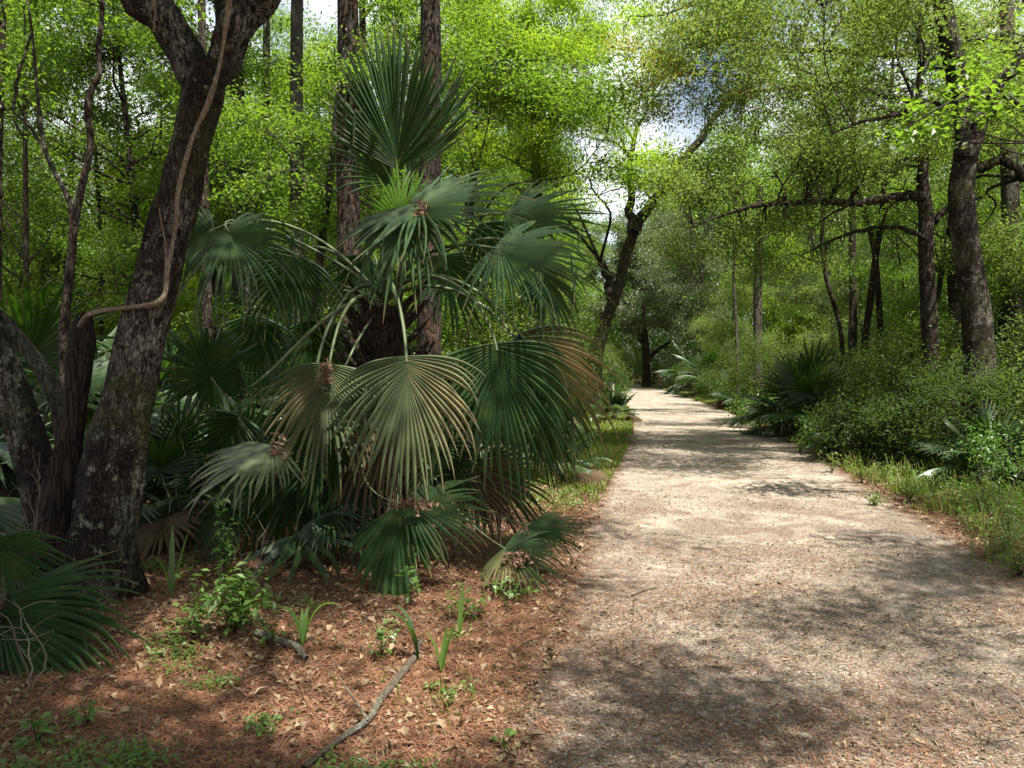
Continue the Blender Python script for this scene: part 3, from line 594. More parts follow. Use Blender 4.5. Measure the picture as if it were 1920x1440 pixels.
def place(kind, x, y, s=1., label=None, cat=None, group=None, rz=None):
    src = protos.get(kind) or sh[kind]
    if kind in used: o = copy_tree(src)
    else: o = src; used.add(kind)
    o.location = (x, y, float(hgt(x, y))); o.scale = (s, s, s*(.92+.16*rng.random())); o.rotation_euler = (0, 0, rng.random()*6.28 if rz is None else rz)
    tag(o, label, cat or ('shrub' if kind in sh else 'tree'), group); return o
index_kids()
spots = []; named = []
def clear(x, y, m):
    for a, b in spots:
        if (a-x)**2+(b-y)**2 < m*m: return False
    return True
def shades_path(x, y, h, r):
    for z in np.linspace(h*.3, h, 5):
        g = np.array([x, y])-SD[:2]/SD[2]*z
        if path_d(np.array(g[0]), np.array(g[1])) < r*.35-.2 and g[1] > 0 and g[1] < 60: return True
    return False
lrows = [(13.5, 3.0), (17, 2.9), (20.5, 3.1), (24, 3.4), (27, 4.2), (33, 4.8), (40, 5.6), (48, 6.5)]
for yy, st in lrows:
    x = -.72*yy-1
    while x < path_c(yy)-4.2:
        X_, Y_ = x+rng.normal()*.6, yy+rng.normal()*1.2
        kind = rng.choice(list('abcebhc')) if yy > 15 else rng.choice(list('ecc'))
        if clear(X_, Y_, 2.0) and path_d(np.array(X_), np.array(Y_)) > 2.0 and not (Y_ < 31 and (X_+2.2)/Y_ > .085):
            s = (.8+.35*rng.random())*(1+.012*yy)*(.72 if 30 < 960+FPX*X_/Y_ < 330 else 1); named.append((place(kind, X_, Y_, s, 'x', 'tree', 'woodland trees left of the path'), X_, Y_, kind)); spots.append((X_, Y_))
        x += st
rrows = [(12, 2.6), (16, 3.0), (20, 3.2), (25, 3.8), (31, 4.2), (38, 5.0), (46, 6.0), (56, 7)]
for yy, st in rrows:
    x = path_c(yy)+4.2
    while x < .80*yy+2:
        X_, Y_ = x+rng.normal()*.5, yy+rng.normal()*1.0
        kind = rng.choice(list('dgefcaeb')) if yy > 15 else rng.choice(list('eff'))
        if clear(X_, Y_, 2.0) and path_d(np.array(X_), np.array(Y_)) > 2.2 and not (Y_ < 15 and 1600 < 960+FPX*X_/Y_ < 1960):
            s = (.8+.35*rng.random())*(1+.008*yy); named.append((place(kind, X_, Y_, s, 'x', 'tree', 'woodland trees right of the path'), X_, Y_, kind)); spots.append((X_, Y_))
        x += st
for k in range(34):            # smaller trees filling the right hand wood
    yy = 13.5+rng.random()*24; x = path_c(yy)+3.6+rng.random()**.8*(.50*yy)
    if not clear(x, yy, 1.5) or (yy < 17 and 1730 < 960+FPX*x/yy < 1900): continue
    kd = str(rng.choice(list('ceffe'))); named.append((place(kd, float(x), float(yy), .75+.4*rng.random(), 'x', 'tree', 'woodland trees right of the path'), float(x), float(yy), kd)); spots.append((float(x), float(yy)))
# shrubs: right bank first
for px, py, kind, s, lab in [(1905, 900, 's', 1.0, 'small leafy bush at the right edge above the grass'), (1800, 870, 't', .8, 'low dark bush near the right edge'), (1700, 860, 'q', .8, 'low bush with pale leaves on the right bank'), (1610, 850, 'q', .8, 'leafy bush right of the palmetto on the bank'),
    (1860, 840, 't', 1.0, 'dark bush in the shade under the big oak'), (1740, 830, 'r', 1.0, 'tall olive bush on the right bank below the oaks'), (1925, 835, 'v', 1.5, 'tall bush against the right edge'), (1640, 815, 'r', .8, 'olive bush behind the leafy bush on the bank'),
    (1560, 835, 's', 1.0, 'little bush at the grass edge beside the palmetto'), (1500, 800, 'q', .8, 'small bush at the foot of the roadside palmetto'), (1420, 785, 's', 1.1, 'little bush on the right verge before the yellow fans'), (1380, 765, 's', 1.4, 'little round bush on the verge further along right'),
    (1345, 752, 'q', 1.2, 'bush below the drooping fans right of the path'), (1320, 742, 'p', 1.2, 'bush on the right of the path near the far palms'), (1300, 735, 'q', 1.6, 'bush on the right verge towards the bend'), (1285, 729, 'p', 1.8, 'far bush right of the path before the bend'), (1270, 726, 'r', 1.3, 'last bush on the right at the bend'),
    (1450, 775, 'r', 1.0, 'bush behind the yellowing fans'), (1400, 760, 'r', 1.2, 'bush beneath the grey trunk right of the path'),
    (1160, 722, 'r', 1.4, 'far bush closing the left side at the bend'), (1140, 726, 'p', 1.7, 'bush left of the path near the bend'), (1120, 735, 'r', 1.3, 'bush at the foot of the twisted tree'), (1135, 752, 'q', 1.4, 'bright bush on the left verge below the twisted tree'), (1130, 775, 's', 1.5, 'small bush on the left verge beyond the hanging fans'),
    (1070, 760, 'q', 1.5, 'bright green bush seen between the palm and the path'), (1030, 790, 'p', 1.1, 'bush behind the hanging palm fans at their right'), (1180, 718.5, 'r', 1.6, 'dark bush straight ahead where the path turns'), (1225, 718, 'r', 1.6, 'bush under the far grey green tree')]:
    if px > 1400: py += 16; s *= 1.12
    g = G(px, py); place(kind, g[0], g[1], s, lab)
for k in range(46):
    side = rng.random() < .5; yy = 9+rng.random()*26
    x = (path_c(yy)-3.5-rng.random()*(.6*yy+path_c(yy)-3)) if side else path_c(yy)+4.0+rng.random()*.5*yy
    if not clear(x, yy, .8): continue
    if side and yy < 11: continue
    kd = str(rng.choice(list('pqrtuv'))); named.append((place(kd, float(x), float(yy), .8+.6*rng.random(), 'x', 'shrub', 'understory bushes %s of the path' % ('left' if side else 'right')), float(x), float(yy), kd)); spots.append((float(x), float(yy)))

LM = [(40, 'the left edge'), (150, 'the crooked saplings'), (330, 'the forked tree'), (450, 'the close pair of grey trunks'), (556, 'the grey trunk with a bare twig'), (655, 'the left pine'), (730, 'the gap between the two pines'), (806, 'the right pine'), (950, 'the right side fans of the big palm'), (1060, 'the last fans before the path'), (1160, 'the twisted tree'),
      (1300, 'the drooping fan palms right of the path'), (1420, 'the grey trunk right of the path'), (1510, 'the dark roadside palmetto'), (1640, 'the reddish leaning trunk'), (1740, 'the oak with the level limb'), (1830, 'the big oak'), (1930, 'the right edge')]
TINT = dict(a='lime green', b='mid green', c='fresh green', d='olive', e='green', f='olive', g='greyish green', h='dark green', p='olive', q='green', r='olive', t='dark green', u='broad leaved', v='greyish small leaved', s='green')
ORD = ['first', 'second', 'third', 'fourth', 'fifth', 'sixth', 'seventh', 'eighth', 'ninth', 'tenth', 'eleventh', 'twelfth']
cnt = {}
for o_, x_, y_, kd in sorted(named, key=lambda t: t[2]):
    px_ = 960+FPX*x_/y_; lm = min(LM, key=lambda t: abs(t[0]-px_))[1]; w_ = 'bush' if kd in sh else 'tree'; key = (lm, w_, TINT[kd]); cnt[key] = cnt.get(key, 0)+1
    o_['label'] = '%s %s %s back from the path side behind %s' % (ORD[cnt[key]-1], TINT[kd], w_, lm) if False else '%s %s%s standing behind %s' % (TINT[kd], w_, '' if cnt[key] == 1 else ', '+ORD[cnt[key]-1]+' one back,', lm)

# far woods that read as one mass
n = 19000; az = rng.random(n)*1.5-.78; dist = 56+rng.random(n)**.8*60; X = np.tan(az)*dist; Y = dist
d = path_d(X, Y); top = 16+9*fbm(X, Y, .11, 4)+(Y-56)*.06
gap = np.exp(-((X-8.5-.08*(Y-56))/4.2)**2); top = top*(1-.55*gap); 
left = np.exp(-((X/Y+.56)/.10)**2); top = top*(1-.4*left)
Z = rng.random(n)**.85*top; keep = ((d > 2.5) & (Y < 86) | (Y >= 86) & (X > 6)|(Y>96)|(d>2.5)); keep &= ~((np.abs(X-path_c(Y)) < 4) & (Y < 86))
cl = np.column_stack([X, Y, Z])[keep]
g = Geo().add(*sprays(cl, 80, 1.25, .30, .6, .25, flat=.6)); o = g.build('distant_woods', ML['green']); o['kind'] = 'stuff'
tag(o, 'mass of far green forest closing the view', 'woods')

# ------------------------------------------------------------------ palms
def fan(hub, axis, normal, L, spread=1.9, nseg=46, droop=.5, cup=0.0, split=.42, brown_tip=.15, brown_side=0., ragged=.22, K=11, rndc=None, costa=.16, dead=False):
    a = unit(axis); nrm = unit(np.asarray(normal, float)-np.dot(normal, a)*a); side = np.cross(nrm, a)
    nseg = max(8, int(nseg*.68)); th = np.linspace(-spread, spread, nseg); th = th+rng.normal(size=nseg)*.012; dth = 2*spread/(nseg-1)
    rel = np.abs(th)/max(spread, 1e-6)
    Li = L*(1-.36*rel**1.7)*(1+ragged*(rng.random(nseg)-.6))
    A = np.cos(th)[:, None]*a+np.sin(th)[:, None]*side+(cup*np.abs(np.sin(th)))[:, None]*nrm
    A = unit(A+rng.normal(size=A.shape)*.004)
    org = hub+a*(costa*L*(1-rel))[:, None]*.9-np.array([0, 0, 1])*(costa*L*.25*(1-rel)**2*min(droop, 1))[:, None]
    g_ = droop*(.8+1.3*rng.random(nseg)); g_ = np.where(rng.random(nseg) < .15, g_*2.0, g_)
    pos = np.zeros((nseg, K+1, 3)); dirs = np.zeros((nseg, K+1, 3)); p = org.copy(); dcur = A.copy(); sm = np.linspace(0, 1, K+1)
    twist = rng.normal(size=(nseg, 3))*.17; kink = (rng.random(nseg) < .09)[:, None]*(2.5+3*rng.random((nseg, 1))); kt = .45+.4*rng.random((nseg, 1)); Li = Li*np.where(rng.random(nseg) < .08, .72, 1)
    for k in range(K+1):
        pos[:, k] = p; dirs[:, k] = dcur
        t = sm[k]
        free = float(np.clip((t-split)/.2, 0, 1)); grav = ((droop*(1-free)+g_*free)*(.10+1.1*t**1.3))[:, None]
        dcur = unit(dcur+np.array([0, 0, -1.])*grav*(1.7/K)+twist*free*(2.0/K)+np.array([0, 0, -1.])*kink*(np.abs(t-kt) < .07))
        p = p+dcur*(Li/K)[:, None]
    N = np.broadcast_to(nrm, dirs.shape); N = unit(N-(N*dirs).sum(-1, keepdims=True)*dirs); Sd = np.cross(N, dirs)
    s = sm[None]*Li[:, None]; ex = costa*L*.9/(nseg/2)*np.abs(np.sin(th))[:, None]*1.1; wfull = ((s+.012)*abs(dth)+ex)*.5*1.06
    wmax = (split*Li[:, None]*abs(dth)+ex)*.5*1.06
    tt = np.clip((sm[None]-split)/(1-split), 0, 1)
    w = np.minimum(wfull, wmax*(1-tt)**.75+.0008)
    ridge = ((np.arange(nseg) % 2)*2-1)[:, None]
    mid = pos+N*(w*.85)[..., None]
    Lf, Rt = pos-Sd*w[..., None]-N*(w*.65)[..., None], pos+Sd*w[..., None]-N*(w*.65)[..., None]
    V = np.stack([Lf, mid, Rt], 2)
    cc = np.zeros(V.shape); r0 = .5 if rndc is None else rndc
    cc[..., 0] = np.clip(r0+(rng.random((nseg, 1, 1))-.5)*.6+np.array([0, .18, 0])+(sm[None, :, None]-.5)*.25, 0, 1)
    b = np.clip((sm[None]-.86)/.14, 0, 1)*(rng.random((nseg, 1)) < brown_tip*3)*(.4+.6*rng.random((nseg, 1)))
    if brown_side:
        c0 = math.copysign(spread*.55, brown_side); b = np.maximum(b, np.exp(-((th-c0)/(spread*.35))**2)[:, None]*abs(brown_side)*np.clip(.25+sm[None]*1.1+rng.normal(size=(nseg, 1))*.25, 0, 1))
    cc[..., 1] = b[..., None]
    base = (np.arange(nseg)*(K+1)*3)[:, None, None]+(np.arange(K)*3)[None, :, None]; j = np.arange(2)[None, None]
    F = np.stack([base+j, base+j+1, base+j+4, base+j+3], -1).reshape(-1, 4)
    return V.reshape(-1, 3), F, cc.reshape(-1, 3)
def stalk(a, b, end_dir, r0=.022, r1=.010, start_dir=None, sag=.4):
    a = np.asarray(a, float); b = np.asarray(b, float); L = np.linalg.norm(b-a)
    sd = unit(start_dir if start_dir is not None else (b-a)+np.array([0, 0, .8*L])); c1 = a+sd*L*.4; c2 = b-unit(end_dir)*L*sag
    t = np.linspace(0, 1, 16)[:, None]; q = (1-t)**3*a+3*(1-t)**2*t*c1+3*(1-t)*t*t*c2+t**3*b
    V, F, c = tubes(q, np.linspace(r0, r1, 16), 7); return V, F, c
def frond(root, origin, heart, hub, tip, nrm, mat='palm', Lk=1.08, start=None, label=None, stalk_r=.02, cap=True, **k):
    hub = np.asarray(hub, float); tip = np.asarray(tip, float); ax = tip-hub; L = np.linalg.norm(ax)*Lk
    f = Geo().add(*fan(hub, ax, nrm, L, **k)).build('frond', MF[mat], root, origin, False)
    if label: f['label'] = label
    g = Geo().add(*stalk(heart, hub+unit(ax)*L*.05, ax, stalk_r, stalk_r*.5, start)); s = g.build('leaf_stalk', M_stalk, f, origin, True)
    return f
def boots(root, origin, p0, p1, r, n=60, L=.28, fib=120):
    g = Geo(); V, F = big_trunk(np.array([p0, (np.array(p0)+p1)/2, p1]), [r*1.15, r, r*.85], 24, 22, .14, .2, 4); g.add(V, F)
    g.build('trunk', MB['boot'], root, origin, True)
    g = Geo(); p0 = np.array(p0, float); p1 = np.array(p1, float)
    t = np.sort(rng.random(n)); az = np.arange(n)*2.399+rng.random(n)*.4; b = p0+(p1-p0)*t[:, None]
    rd = np.stack([np.cos(az), np.sin(az), 0*az], 1); ll = L*(.5+.8*rng.random(n))[:, None]
    q = np.stack([b+rd*r*.8, b+rd*(r+.3*ll)+[0, 0, 1]*ll*.45, b+rd*(r+.62*ll)+[0, 0, 1]*ll*.85], 1)
    g.add(*tubes(q, np.array([[.035, .026, .014]]).repeat(n, 0), 6, rough=.3)); g.build('leaf_bases', MB['boot'], root, origin, True)
    m = fib; t = rng.random(m)[:, None]; az = rng.random(m)*6.28; rd = np.stack([np.cos(az), np.sin(az), 0*az], 1); b = p0+(p1-p0)*t+rd*r*1.05
    q = b[:, None]+np.linspace(0, 1, 5)[None, :, None]*(rd[:, None]*.16+np.array([0, 0, -1])*(.15+.3*rng.random((m, 1, 1))))+rng.normal(size=(m, 5, 3))*.02
    Geo().add(*tubes(q, np.full((m, 5), .004), 3)).build('fibre', MB['boot'], root, origin, True)
def cam_n(up=.3, right=0.): return np.array([right, -1.0, up])

HB = P(715, 1075, 6.9); HB[2] = hgt(HB[0], HB[1])-.05; HT = P(720, 575, 6.9); HC = HT+np.array([0, 0, .05])
palm = empty('cabbage_palm', HB, 'large dark green fan palm with drooping blades beside the path', 'palm')
boots(palm, HB, HB, HT, .21, 90, .34, 220)
H = lambda *a: P(*a)
O = dict(origin=HB)
def F_(hub, tip, nrm, mat='palm', heart=None, **k):
    if heart is None and hub[1] > 800: heart = HB+(HT-HB)*np.clip(1.25-(hub[1]-800)/330, .3, 1); k['start'] = unit(P(*hub)-heart+np.array([0, 0, .35])); k['stalk_r'] = .012
    return frond(palm, HB, HC if heart is None else heart, H(*hub), H(*tip), nrm, mat, **dict(k, Lk=k.get('Lk', 1.08)*1.1))
up = np.array([0, 0, 1.])
# upright crown fans
F_((745, 318, 6.9), (735, 110, 6.7), cam_n(.1, -.15), spread=1.05, nseg=54, droop=-.06, cup=.22, rndc=.3, split=.66, ragged=.12, label='tall upright fan with a bent over tip', start=up, stalk_r=.024, Lk=1.05)
F_((765, 330, 7.1), (835, 170, 7.2), cam_n(.2, .3), spread=.5, nseg=32, droop=.10, cup=.2, rndc=.2, split=.7, start=up)
F_((735, 345, 7.0), (640, 250, 6.8), cam_n(.5), spread=.9, nseg=24, droop=.35, start=up, rndc=.5, split=.3)
F_((752, 425, 6.6), (745, 320, 6.7), cam_n(.3), mat='young', spread=1.3, nseg=34, droop=.25, rndc=.8, start=up, Lk=1.0)
F_((770, 385, 6.5), (880, 400, 6.1), cam_n(.9, .1), mat='palm', spread=2.3, nseg=60, droop=.42, cup=.08, rndc=.85, start=up, Lk=1.4, split=.22, label='glossy fan facing the camera with dry litter in its middle')
F_((765, 390, 6.5), (740, 500, 6.2), cam_n(.7, -.2), mat='palm', spread=1.5, nseg=34, droop=1.0, cup=.0, rndc=.7, start=up, Lk=1.3, split=.35)
F_((950, 400, 6.6), (1085, 410, 6.4), cam_n(.7, .1), spread=1.35, nseg=48, droop=.3, rndc=.35, split=.36, start=np.array([.5, 0, 1.]), Lk=1.15)
F_((925, 465, 6.2), (1055, 495, 5.9), cam_n(.8, .1), spread=1.6, nseg=50, droop=.6, rndc=.6, split=.32, start=np.array([.5, -.3, .8]), Lk=1.35)
F_((1010, 500, 6.4), (1060, 600, 6.4), cam_n(.6, .5), spread=1.3, nseg=36, droop=.8, rndc=.1, start=np.array([.6, 0, .7]), Lk=1.1)
# left arching pair
F_((425, 430, 6.6), (500, 520, 6.3), cam_n(.8, -.1), spread=2.0, nseg=50, droop=1.3, rndc=.55, split=.26, start=np.array([-.7, 0, .9]), Lk=1.2, stalk_r=.016)
F_((400, 430, 6.9), (300, 480, 6.9), cam_n(.8, .1), spread=1.6, nseg=40, droop=.55, rndc=.3, split=.3, start=np.array([-.7, .2, .9]), Lk=1.3, stalk_r=.016)
F_((560, 480, 7.0), (500, 600, 7.0), cam_n(.4, .2), spread=1.6, nseg=40, droop=.9, rndc=.05, start=np.array([-.6, .2, .8]), Lk=1.1)
# star fan on the left
F_((398, 712, 6.3), (350, 625, 6.2), cam_n(.15, .15), spread=2.75, nseg=66, droop=.16, cup=.12, rndc=.25, split=.6, start=np.array([-1., 0, .3]), Lk=1.1, label='flat star shaped dark blue green fan')
# the hanging umbrella fans in front
F_((618, 682, 5.9), (600, 860, 5.75), cam_n(.55), mat='pale', spread=1.5, nseg=52, droop=.75, cup=.0, rndc=.6, brown_side=-.36, start=np.array([-.4, -.7, .9]), Lk=1.05, split=.42, costa=.22, label='pale drooping fan with a brown scorched left side', heart=HC-[0, .1, .1])
F_((590, 720, 6.1), (590, 900, 6.1), cam_n(.3), mat='palm', spread=1.0, nseg=34, droop=.7, rndc=.2, start=np.array([-.4, -.5, .9]), Lk=1.15)
F_((762, 668, 5.75), (770, 860, 5.6), cam_n(.55), mat='pale', spread=1.55, nseg=56, droop=.8, cup=.0, rndc=.5, brown_side=.36, brown_tip=.3, start=np.array([.1, -.8, .8]), Lk=1.1, split=.42, costa=.22, label='olive drooping fan browned along its edges in the centre')
F_((760, 700, 5.9), (735, 900, 5.9), cam_n(.3), mat='dead', spread=.7, nseg=28, droop=.6, rndc=.5, brown_side=-.8, start=np.array([.1, -.8, .8]), Lk=1.0)
F_((930, 645, 6.0), (965, 840, 5.9), cam_n(.5, .2), spread=1.55, nseg=52, droop=.75, rndc=.35, start=np.array([.5, -.5, .6]), Lk=1.15, costa=.2, label='dark green drooping fan right of the olive one')
F_((975, 625, 6.3), (1080, 780, 6.3), cam_n(.6, .3), spread=1.35, nseg=52, droop=.7, rndc=.3, brown_side=.75, brown_tip=.5, start=np.array([.6, -.2, .7]), Lk=1.25, costa=.2, label='dark drooping fan with brown ragged tips over the path edge')
F_((1000, 690, 6.6), (1060, 830, 6.6), cam_n(.4, .4), spread=1.3, nseg=44, droop=.6, rndc=.05, start=np.array([.7, 0, .5]), Lk=1.15)
# low fans
F_((518, 838, 5.7), (430, 880, 5.4), cam_n(1.2, -.3), mat='pale', spread=1.35, nseg=46, droop=.55, rndc=.75, start=np.array([-.7, -.5, .4]), Lk=1.55, label='silvery fan spread to the left with dry litter at its hub')
F_((745, 950, 5.6), (735, 1095, 5.35), cam_n(.7), spread=1.0, nseg=28, droop=.35, rndc=.45, start=np.array([0, -.8, .3]), Lk=1.05, split=.7, label='broad green fan hanging to the ground')
F_((755, 945, 5.6), (890, 960, 5.5), cam_n(.9, .2), spread=1.1, nseg=40, droop=.45, rndc=.35, start=np.array([.2, -.8, .3]), Lk=1.15)
F_((945, 1028, 5.7), (1010, 1065, 5.5), cam_n(1.1, -.1), spread=1.7, nseg=46, droop=.55, rndc=.45, mat='palm', brown_side=-.5, start=np.array([.7, -.6, .3]), Lk=1.3, stalk_r=.014, label='low fan touching the ground with browned left segments')
F_((990, 985, 6.1), (1075, 1000, 6.0), cam_n(1.2, -.1), spread=1.0, nseg=34, droop=.4, rndc=.3, start=np.array([.8, -.3, .3]), Lk=1.15, stalk_r=.014)
F_((900, 870, 6.8), (1010, 930, 6.9), cam_n(.9, .1), spread=1.3, nseg=36, droop=.5, rndc=.4, start=np.array([.8, 0, .3]), Lk=1.2)
F_((560, 1005, 6.2), (590, 1040, 5.8), cam_n(1.6, .1), spread=1.5, nseg=14, droop=.5, rndc=.5, split=.2, start=np.array([-.6, -.6, .2]), Lk=1.6, stalk_r=.009)
# dead skirt and deep shade filling
for hx, hy, d, tx, ty_, dn, mt in [(600, 840, 6.5, 570, 1020, 6.5, 'palm'), (530, 860, 6.6, 470, 1030, 6.6, 'palm'), (660, 860, 6.4, 640, 1030, 6.3, 'palm'), (820, 830, 6.4, 860, 950, 6.3, 'palm'), (880, 880, 6.5, 950, 990, 6.5, 'dead'), (640, 740, 6.8, 560, 900, 6.9, 'palm'), (860, 700, 6.8, 900, 860, 6.9, 'palm'),
      (480, 590, 7.3, 470, 720, 7.3, 'palm'), (580, 600, 7.5, 600, 740, 7.5, 'palm'), (1010, 800, 7.0, 1060, 880, 7.0, 'palm'), (450, 780, 7.0, 400, 900, 7.0, 'palm'), (700, 760, 6.2, 690, 920, 6.1, 'dead'), (900, 420, 7.4, 960, 520, 7.4, 'palm'), (690, 480, 7.2, 640, 590, 7.2, 'palm'),
      (620, 960, 6.3, 600, 1000, 5.9, 'palm'), (420, 950, 6.4, 400, 1040, 6.2, 'palm'), (830, 480, 7.2, 880, 590, 7.2, 'palm')]:
    hh = P(hx, hy, d); F_((hx, hy, d), (tx, ty_, dn), cam_n(.3+.3*rng.random(), rng.normal()*.3), mat=mt, spread=1.2+.4*rng.random(), nseg=36, droop=.7, rndc=.1+.2*rng.random(), Lk=1.1, stalk_r=.011, split=.4, brown_tip=.3, heart=np.array([HT[0], HT[1], min(HT[2], hh[2]+.12)]))
def litter_heap(c, n=60, s=.1, stretch=(1, .5, 1), par=None):
    """dry flower litter caught in a fan, or lying loose"""
    p = c+rng.normal(size=(n, 3))*s*np.array(stretch)*.45; e = p+rand_unit(n)*(.02+.05*rng.random((n, 1)))
    g = Geo().add(*tubes(np.stack([p, (p+e)/2+rng.normal(size=(n, 3))*.008, e], 1), np.full((n, 3), .0028), 3)); g.add(*leaves(p, .035, .3, .3, brown=.8)); return g
for k, (x, y, d, st) in enumerate([(790, 395, 6.3, (.5, .5, 1.2)), (522, 855, 5.6, (.5, .5, 1.3)), (775, 945, 5.45, (1.5, .5, .4)), (975, 1050, 5.55, (1, .5, .6)), (612, 700, 5.8, (.4, .4, 1.0))]):
    c = P(x, y, d); o = litter_heap(c, 70, .11, st).build('dry_litter', M_flower, origin=c)
    tag(o, ['reddish dry litter caught in the upper glossy fan', 'reddish dry litter on the hub of the silvery left fan', 'reddish dry litter lying along the broad low fan', 'dry litter on the lowest right fan', 'little dry litter at the hub of the pale drooping fan'][k], 'plant litter', 'heaps of dry litter caught in the palm')

def rosette(name, label, loc, nf=11, L=.55, st=.6, trunk_h=.15, mat='palm', elev=(85, -10), seed=0, scale=1., droop=.45, group=None, rnd0=.3, cat='palmetto'):
    root = empty(name, loc, label, cat, group); o0 = np.zeros(3); top = np.array([0, 0, trunk_h])
    boots(root, o0, np.array([0, 0, -.05]), top, .07 if trunk_h < .6 else .14, 22 if trunk_h < .6 else 50, .14, 30)
    for k in range(nf):
        az = k*2.399+seed+rng.normal()*.2; f = (k+.5)/nf; el = R(elev[0]+(elev[1]-elev[0])*f**.8+rng.normal()*6)
        dd = np.array([math.cos(az)*math.cos(el), math.sin(az)*math.cos(el), math.sin(el)]); sl = st*(.8+.4*rng.random())
        hub = top+dd*sl*.85+np.array([0, 0, -.12*sl*f]); ax = unit(dd+np.array([0, 0, -.55*f]))
        nr = unit(np.array([-math.cos(az)*math.sin(el), -math.sin(az)*math.sin(el), math.cos(el)])+rng.normal(size=3)*.15)
        frond(root, o0, top, hub, hub+ax*L, nr, mat if not (f > .85 and rng.random() < .5) else 'dead', spread=1.6+.3*rng.random(), nseg=34, droop=droop*(.7+.9*f), rndc=rnd0+.4*rng.random(), start=unit(dd+[0, 0, .5]), stalk_r=.010, K=8, split=.45)
    root.scale = (scale,)*3; return root
def rgnd(x, y): g = G(x, y); g[2] = hgt(g[0], g[1]); return g
pr = rosette('palmetto', 'dark spiky palmetto standing at the right verge of the path', rgnd(1520, 822), 13, .8, .95, .2, elev=(88, 5), seed=1, scale=1.15)
pr2 = rosette('fan_palm', 'low broad fan palm behind the roadside palmetto', rgnd(1640, 800), 12, 1.0, 1.2, .5, elev=(70, -25), seed=2, cat='palm', scale=1.05)
index_kids()
def pcopy(src, loc, s, rz, label, group=None, cat=None):
    o = copy_tree(src); o.location = loc; o.scale = (s,)*3; o.rotation_euler = (0, 0, rz); tag(o, label, cat, group); return o
for x, y, s, rz, lab, src in [
  (1715, 800, .9, 1.2, 'palmetto half hidden among the bushes below the level limb', 0), (1450, 790, .75, 3.0, 'small palmetto nearest the yellow fans', 0), (1310, 738, 1.5, 1.0, 'drooping fan palm beside the path further back on the right', 1), (1345, 745, 1.3, 2.5, 'fan palm right of the drooping one further along', 1), (1300, 733, 1.0, .3, 'distant fan palm closest to the bend', 1),
  (1800, 780, 1.1, 4.0, 'fan palm in deep shade under the big oak', 1), (1540, 770, 1.1, 5.0, 'fan palm behind the dark spiky palmetto', 1), (1120, 750, .8, 2.2, 'fan palm at the foot of the twisted tree', 1), (1150, 790, .6, 1.6, 'small fan on the grassy left verge', 0),
  (1600, 862, .55, 2.2, 'small palmetto at the grass edge in front of the dark bushes', 0), (1850, 905, .6, .9, 'small palmetto in the shade near the right edge', 0), (1400, 768, 1.0, 4.1, 'palmetto on the far right verge before the drooping fans', 0),
  (330, 1010, .7, .4, 'low palmetto right of the forked tree foot', 0), (430, 985, .75, 2.0, 'dark palmetto behind the small leafy seedling', 0), (250, 960, .9, 3.3, 'palmetto directly behind the forked tree', 0), (20, 940, 1.15, 1.3, 'palmetto at the left edge behind the leaning trunks', 1), (90, 900, 1.1, 5.1, 'fan palm seen between the leaning trunk and the snag', 1), (-60, 1010, .95, .8, 'palmetto cut by the left edge', 1),
  (560, 900, 1.0, .6, 'dark fan palm in shade left behind the large palm', 1), (880, 880, .8, 2.9, 'palmetto behind the low fans of the large palm', 0), (350, 880, 1.1, 4.4, 'fan palm beneath the arching left fans', 1), (1050, 905, .5, 1.1, 'small upright palmetto in the litter right of the large palm', 0)]:
    pcopy(pr if src == 0 else pr2, rgnd(x, y), s, rz, lab, cat='palm' if src else 'palmetto')
yl = rosette('palmetto', 'yellowing palmetto with pale fans spilling onto the grass verge', rgnd(1462, 812), 8, .75, .6, .15, mat='pale', elev=(40, -15), seed=4, rnd0=.6, droop=.6, scale=1.15)
# bottom-left drooping palmetto, fans hanging towards the viewer
BL = G(-70, 1290); BL[2] = 0.
bl = empty('palmetto', BL, 'drooping dark palmetto in the bottom left corner', 'palmetto')
boots(bl, BL, BL, BL+[0, 0, .35], .09, 24, .16, 30)
for hub, tip, nr, L in [((20, 1120, 4.2), (190, 1200, 4.0), cam_n(.9, .2), 1.2), ((-20, 1130, 4.1), (110, 1300, 3.8), cam_n(.6, .2), 1.25), ((-10, 1010, 4.6), (80, 1120, 4.6), cam_n(.5, .5), 1.2), ((-40, 1200, 4.0), (40, 1330, 3.8), cam_n(.5, .2), 1.1)]:
    frond(bl, BL, BL+[0, 0, .35], P(*hub), P(*tip), nr, 'palm', spread=1.25, nseg=44, droop=.65, rndc=.5, Lk=L, split=.4)

# ------------------------------------------------------------------ seedlings and small plants in the foreground
def strap(p, az, L, bend, w=.018, lift=1.4, n=9):
    q = np.zeros((n, 3)); d = np.array([math.cos(az)*.35, math.sin(az)*.35, lift]); d = unit(d); pos = np.array(p, float)
    for k in range(n):
        q[k] = pos; pos = pos+d*L/n; d = unit(d+np.array([math.cos(az)*.25, math.sin(az)*.25, -.55])*bend*(k/n)**1.2)
    T = unit(np.gradient(q, axis=0)); Sd = unit(np.cross(T, [0, 0, 1.]+.001*T)); ww = (w*np.sin(np.linspace(.35, 3.1, n)))[:, None]
    V = np.stack([q-Sd*ww, q-np.cross(Sd, T)*ww*.35, q+Sd*ww], 1); i = np.arange(n-1)[:, None]*3; j = np.arange(2)[None]
    return V.reshape(-1, 3), np.stack([i+j, i+j+1, i+j+4, i+j+3], -1).reshape(-1, 4), np.tile([.6, 0, 0], (n*3, 1))
def strap_plant(x, y, blades, label, mat='young'):
    g0 = rgnd(x, y); r = empty('palm_seedling', g0, label, 'seedling')
    for az, L, b, w in blades: Geo().add(*strap(g0, az, L, b, w)).build('blade', MF[mat], r, g0, True)
    return r
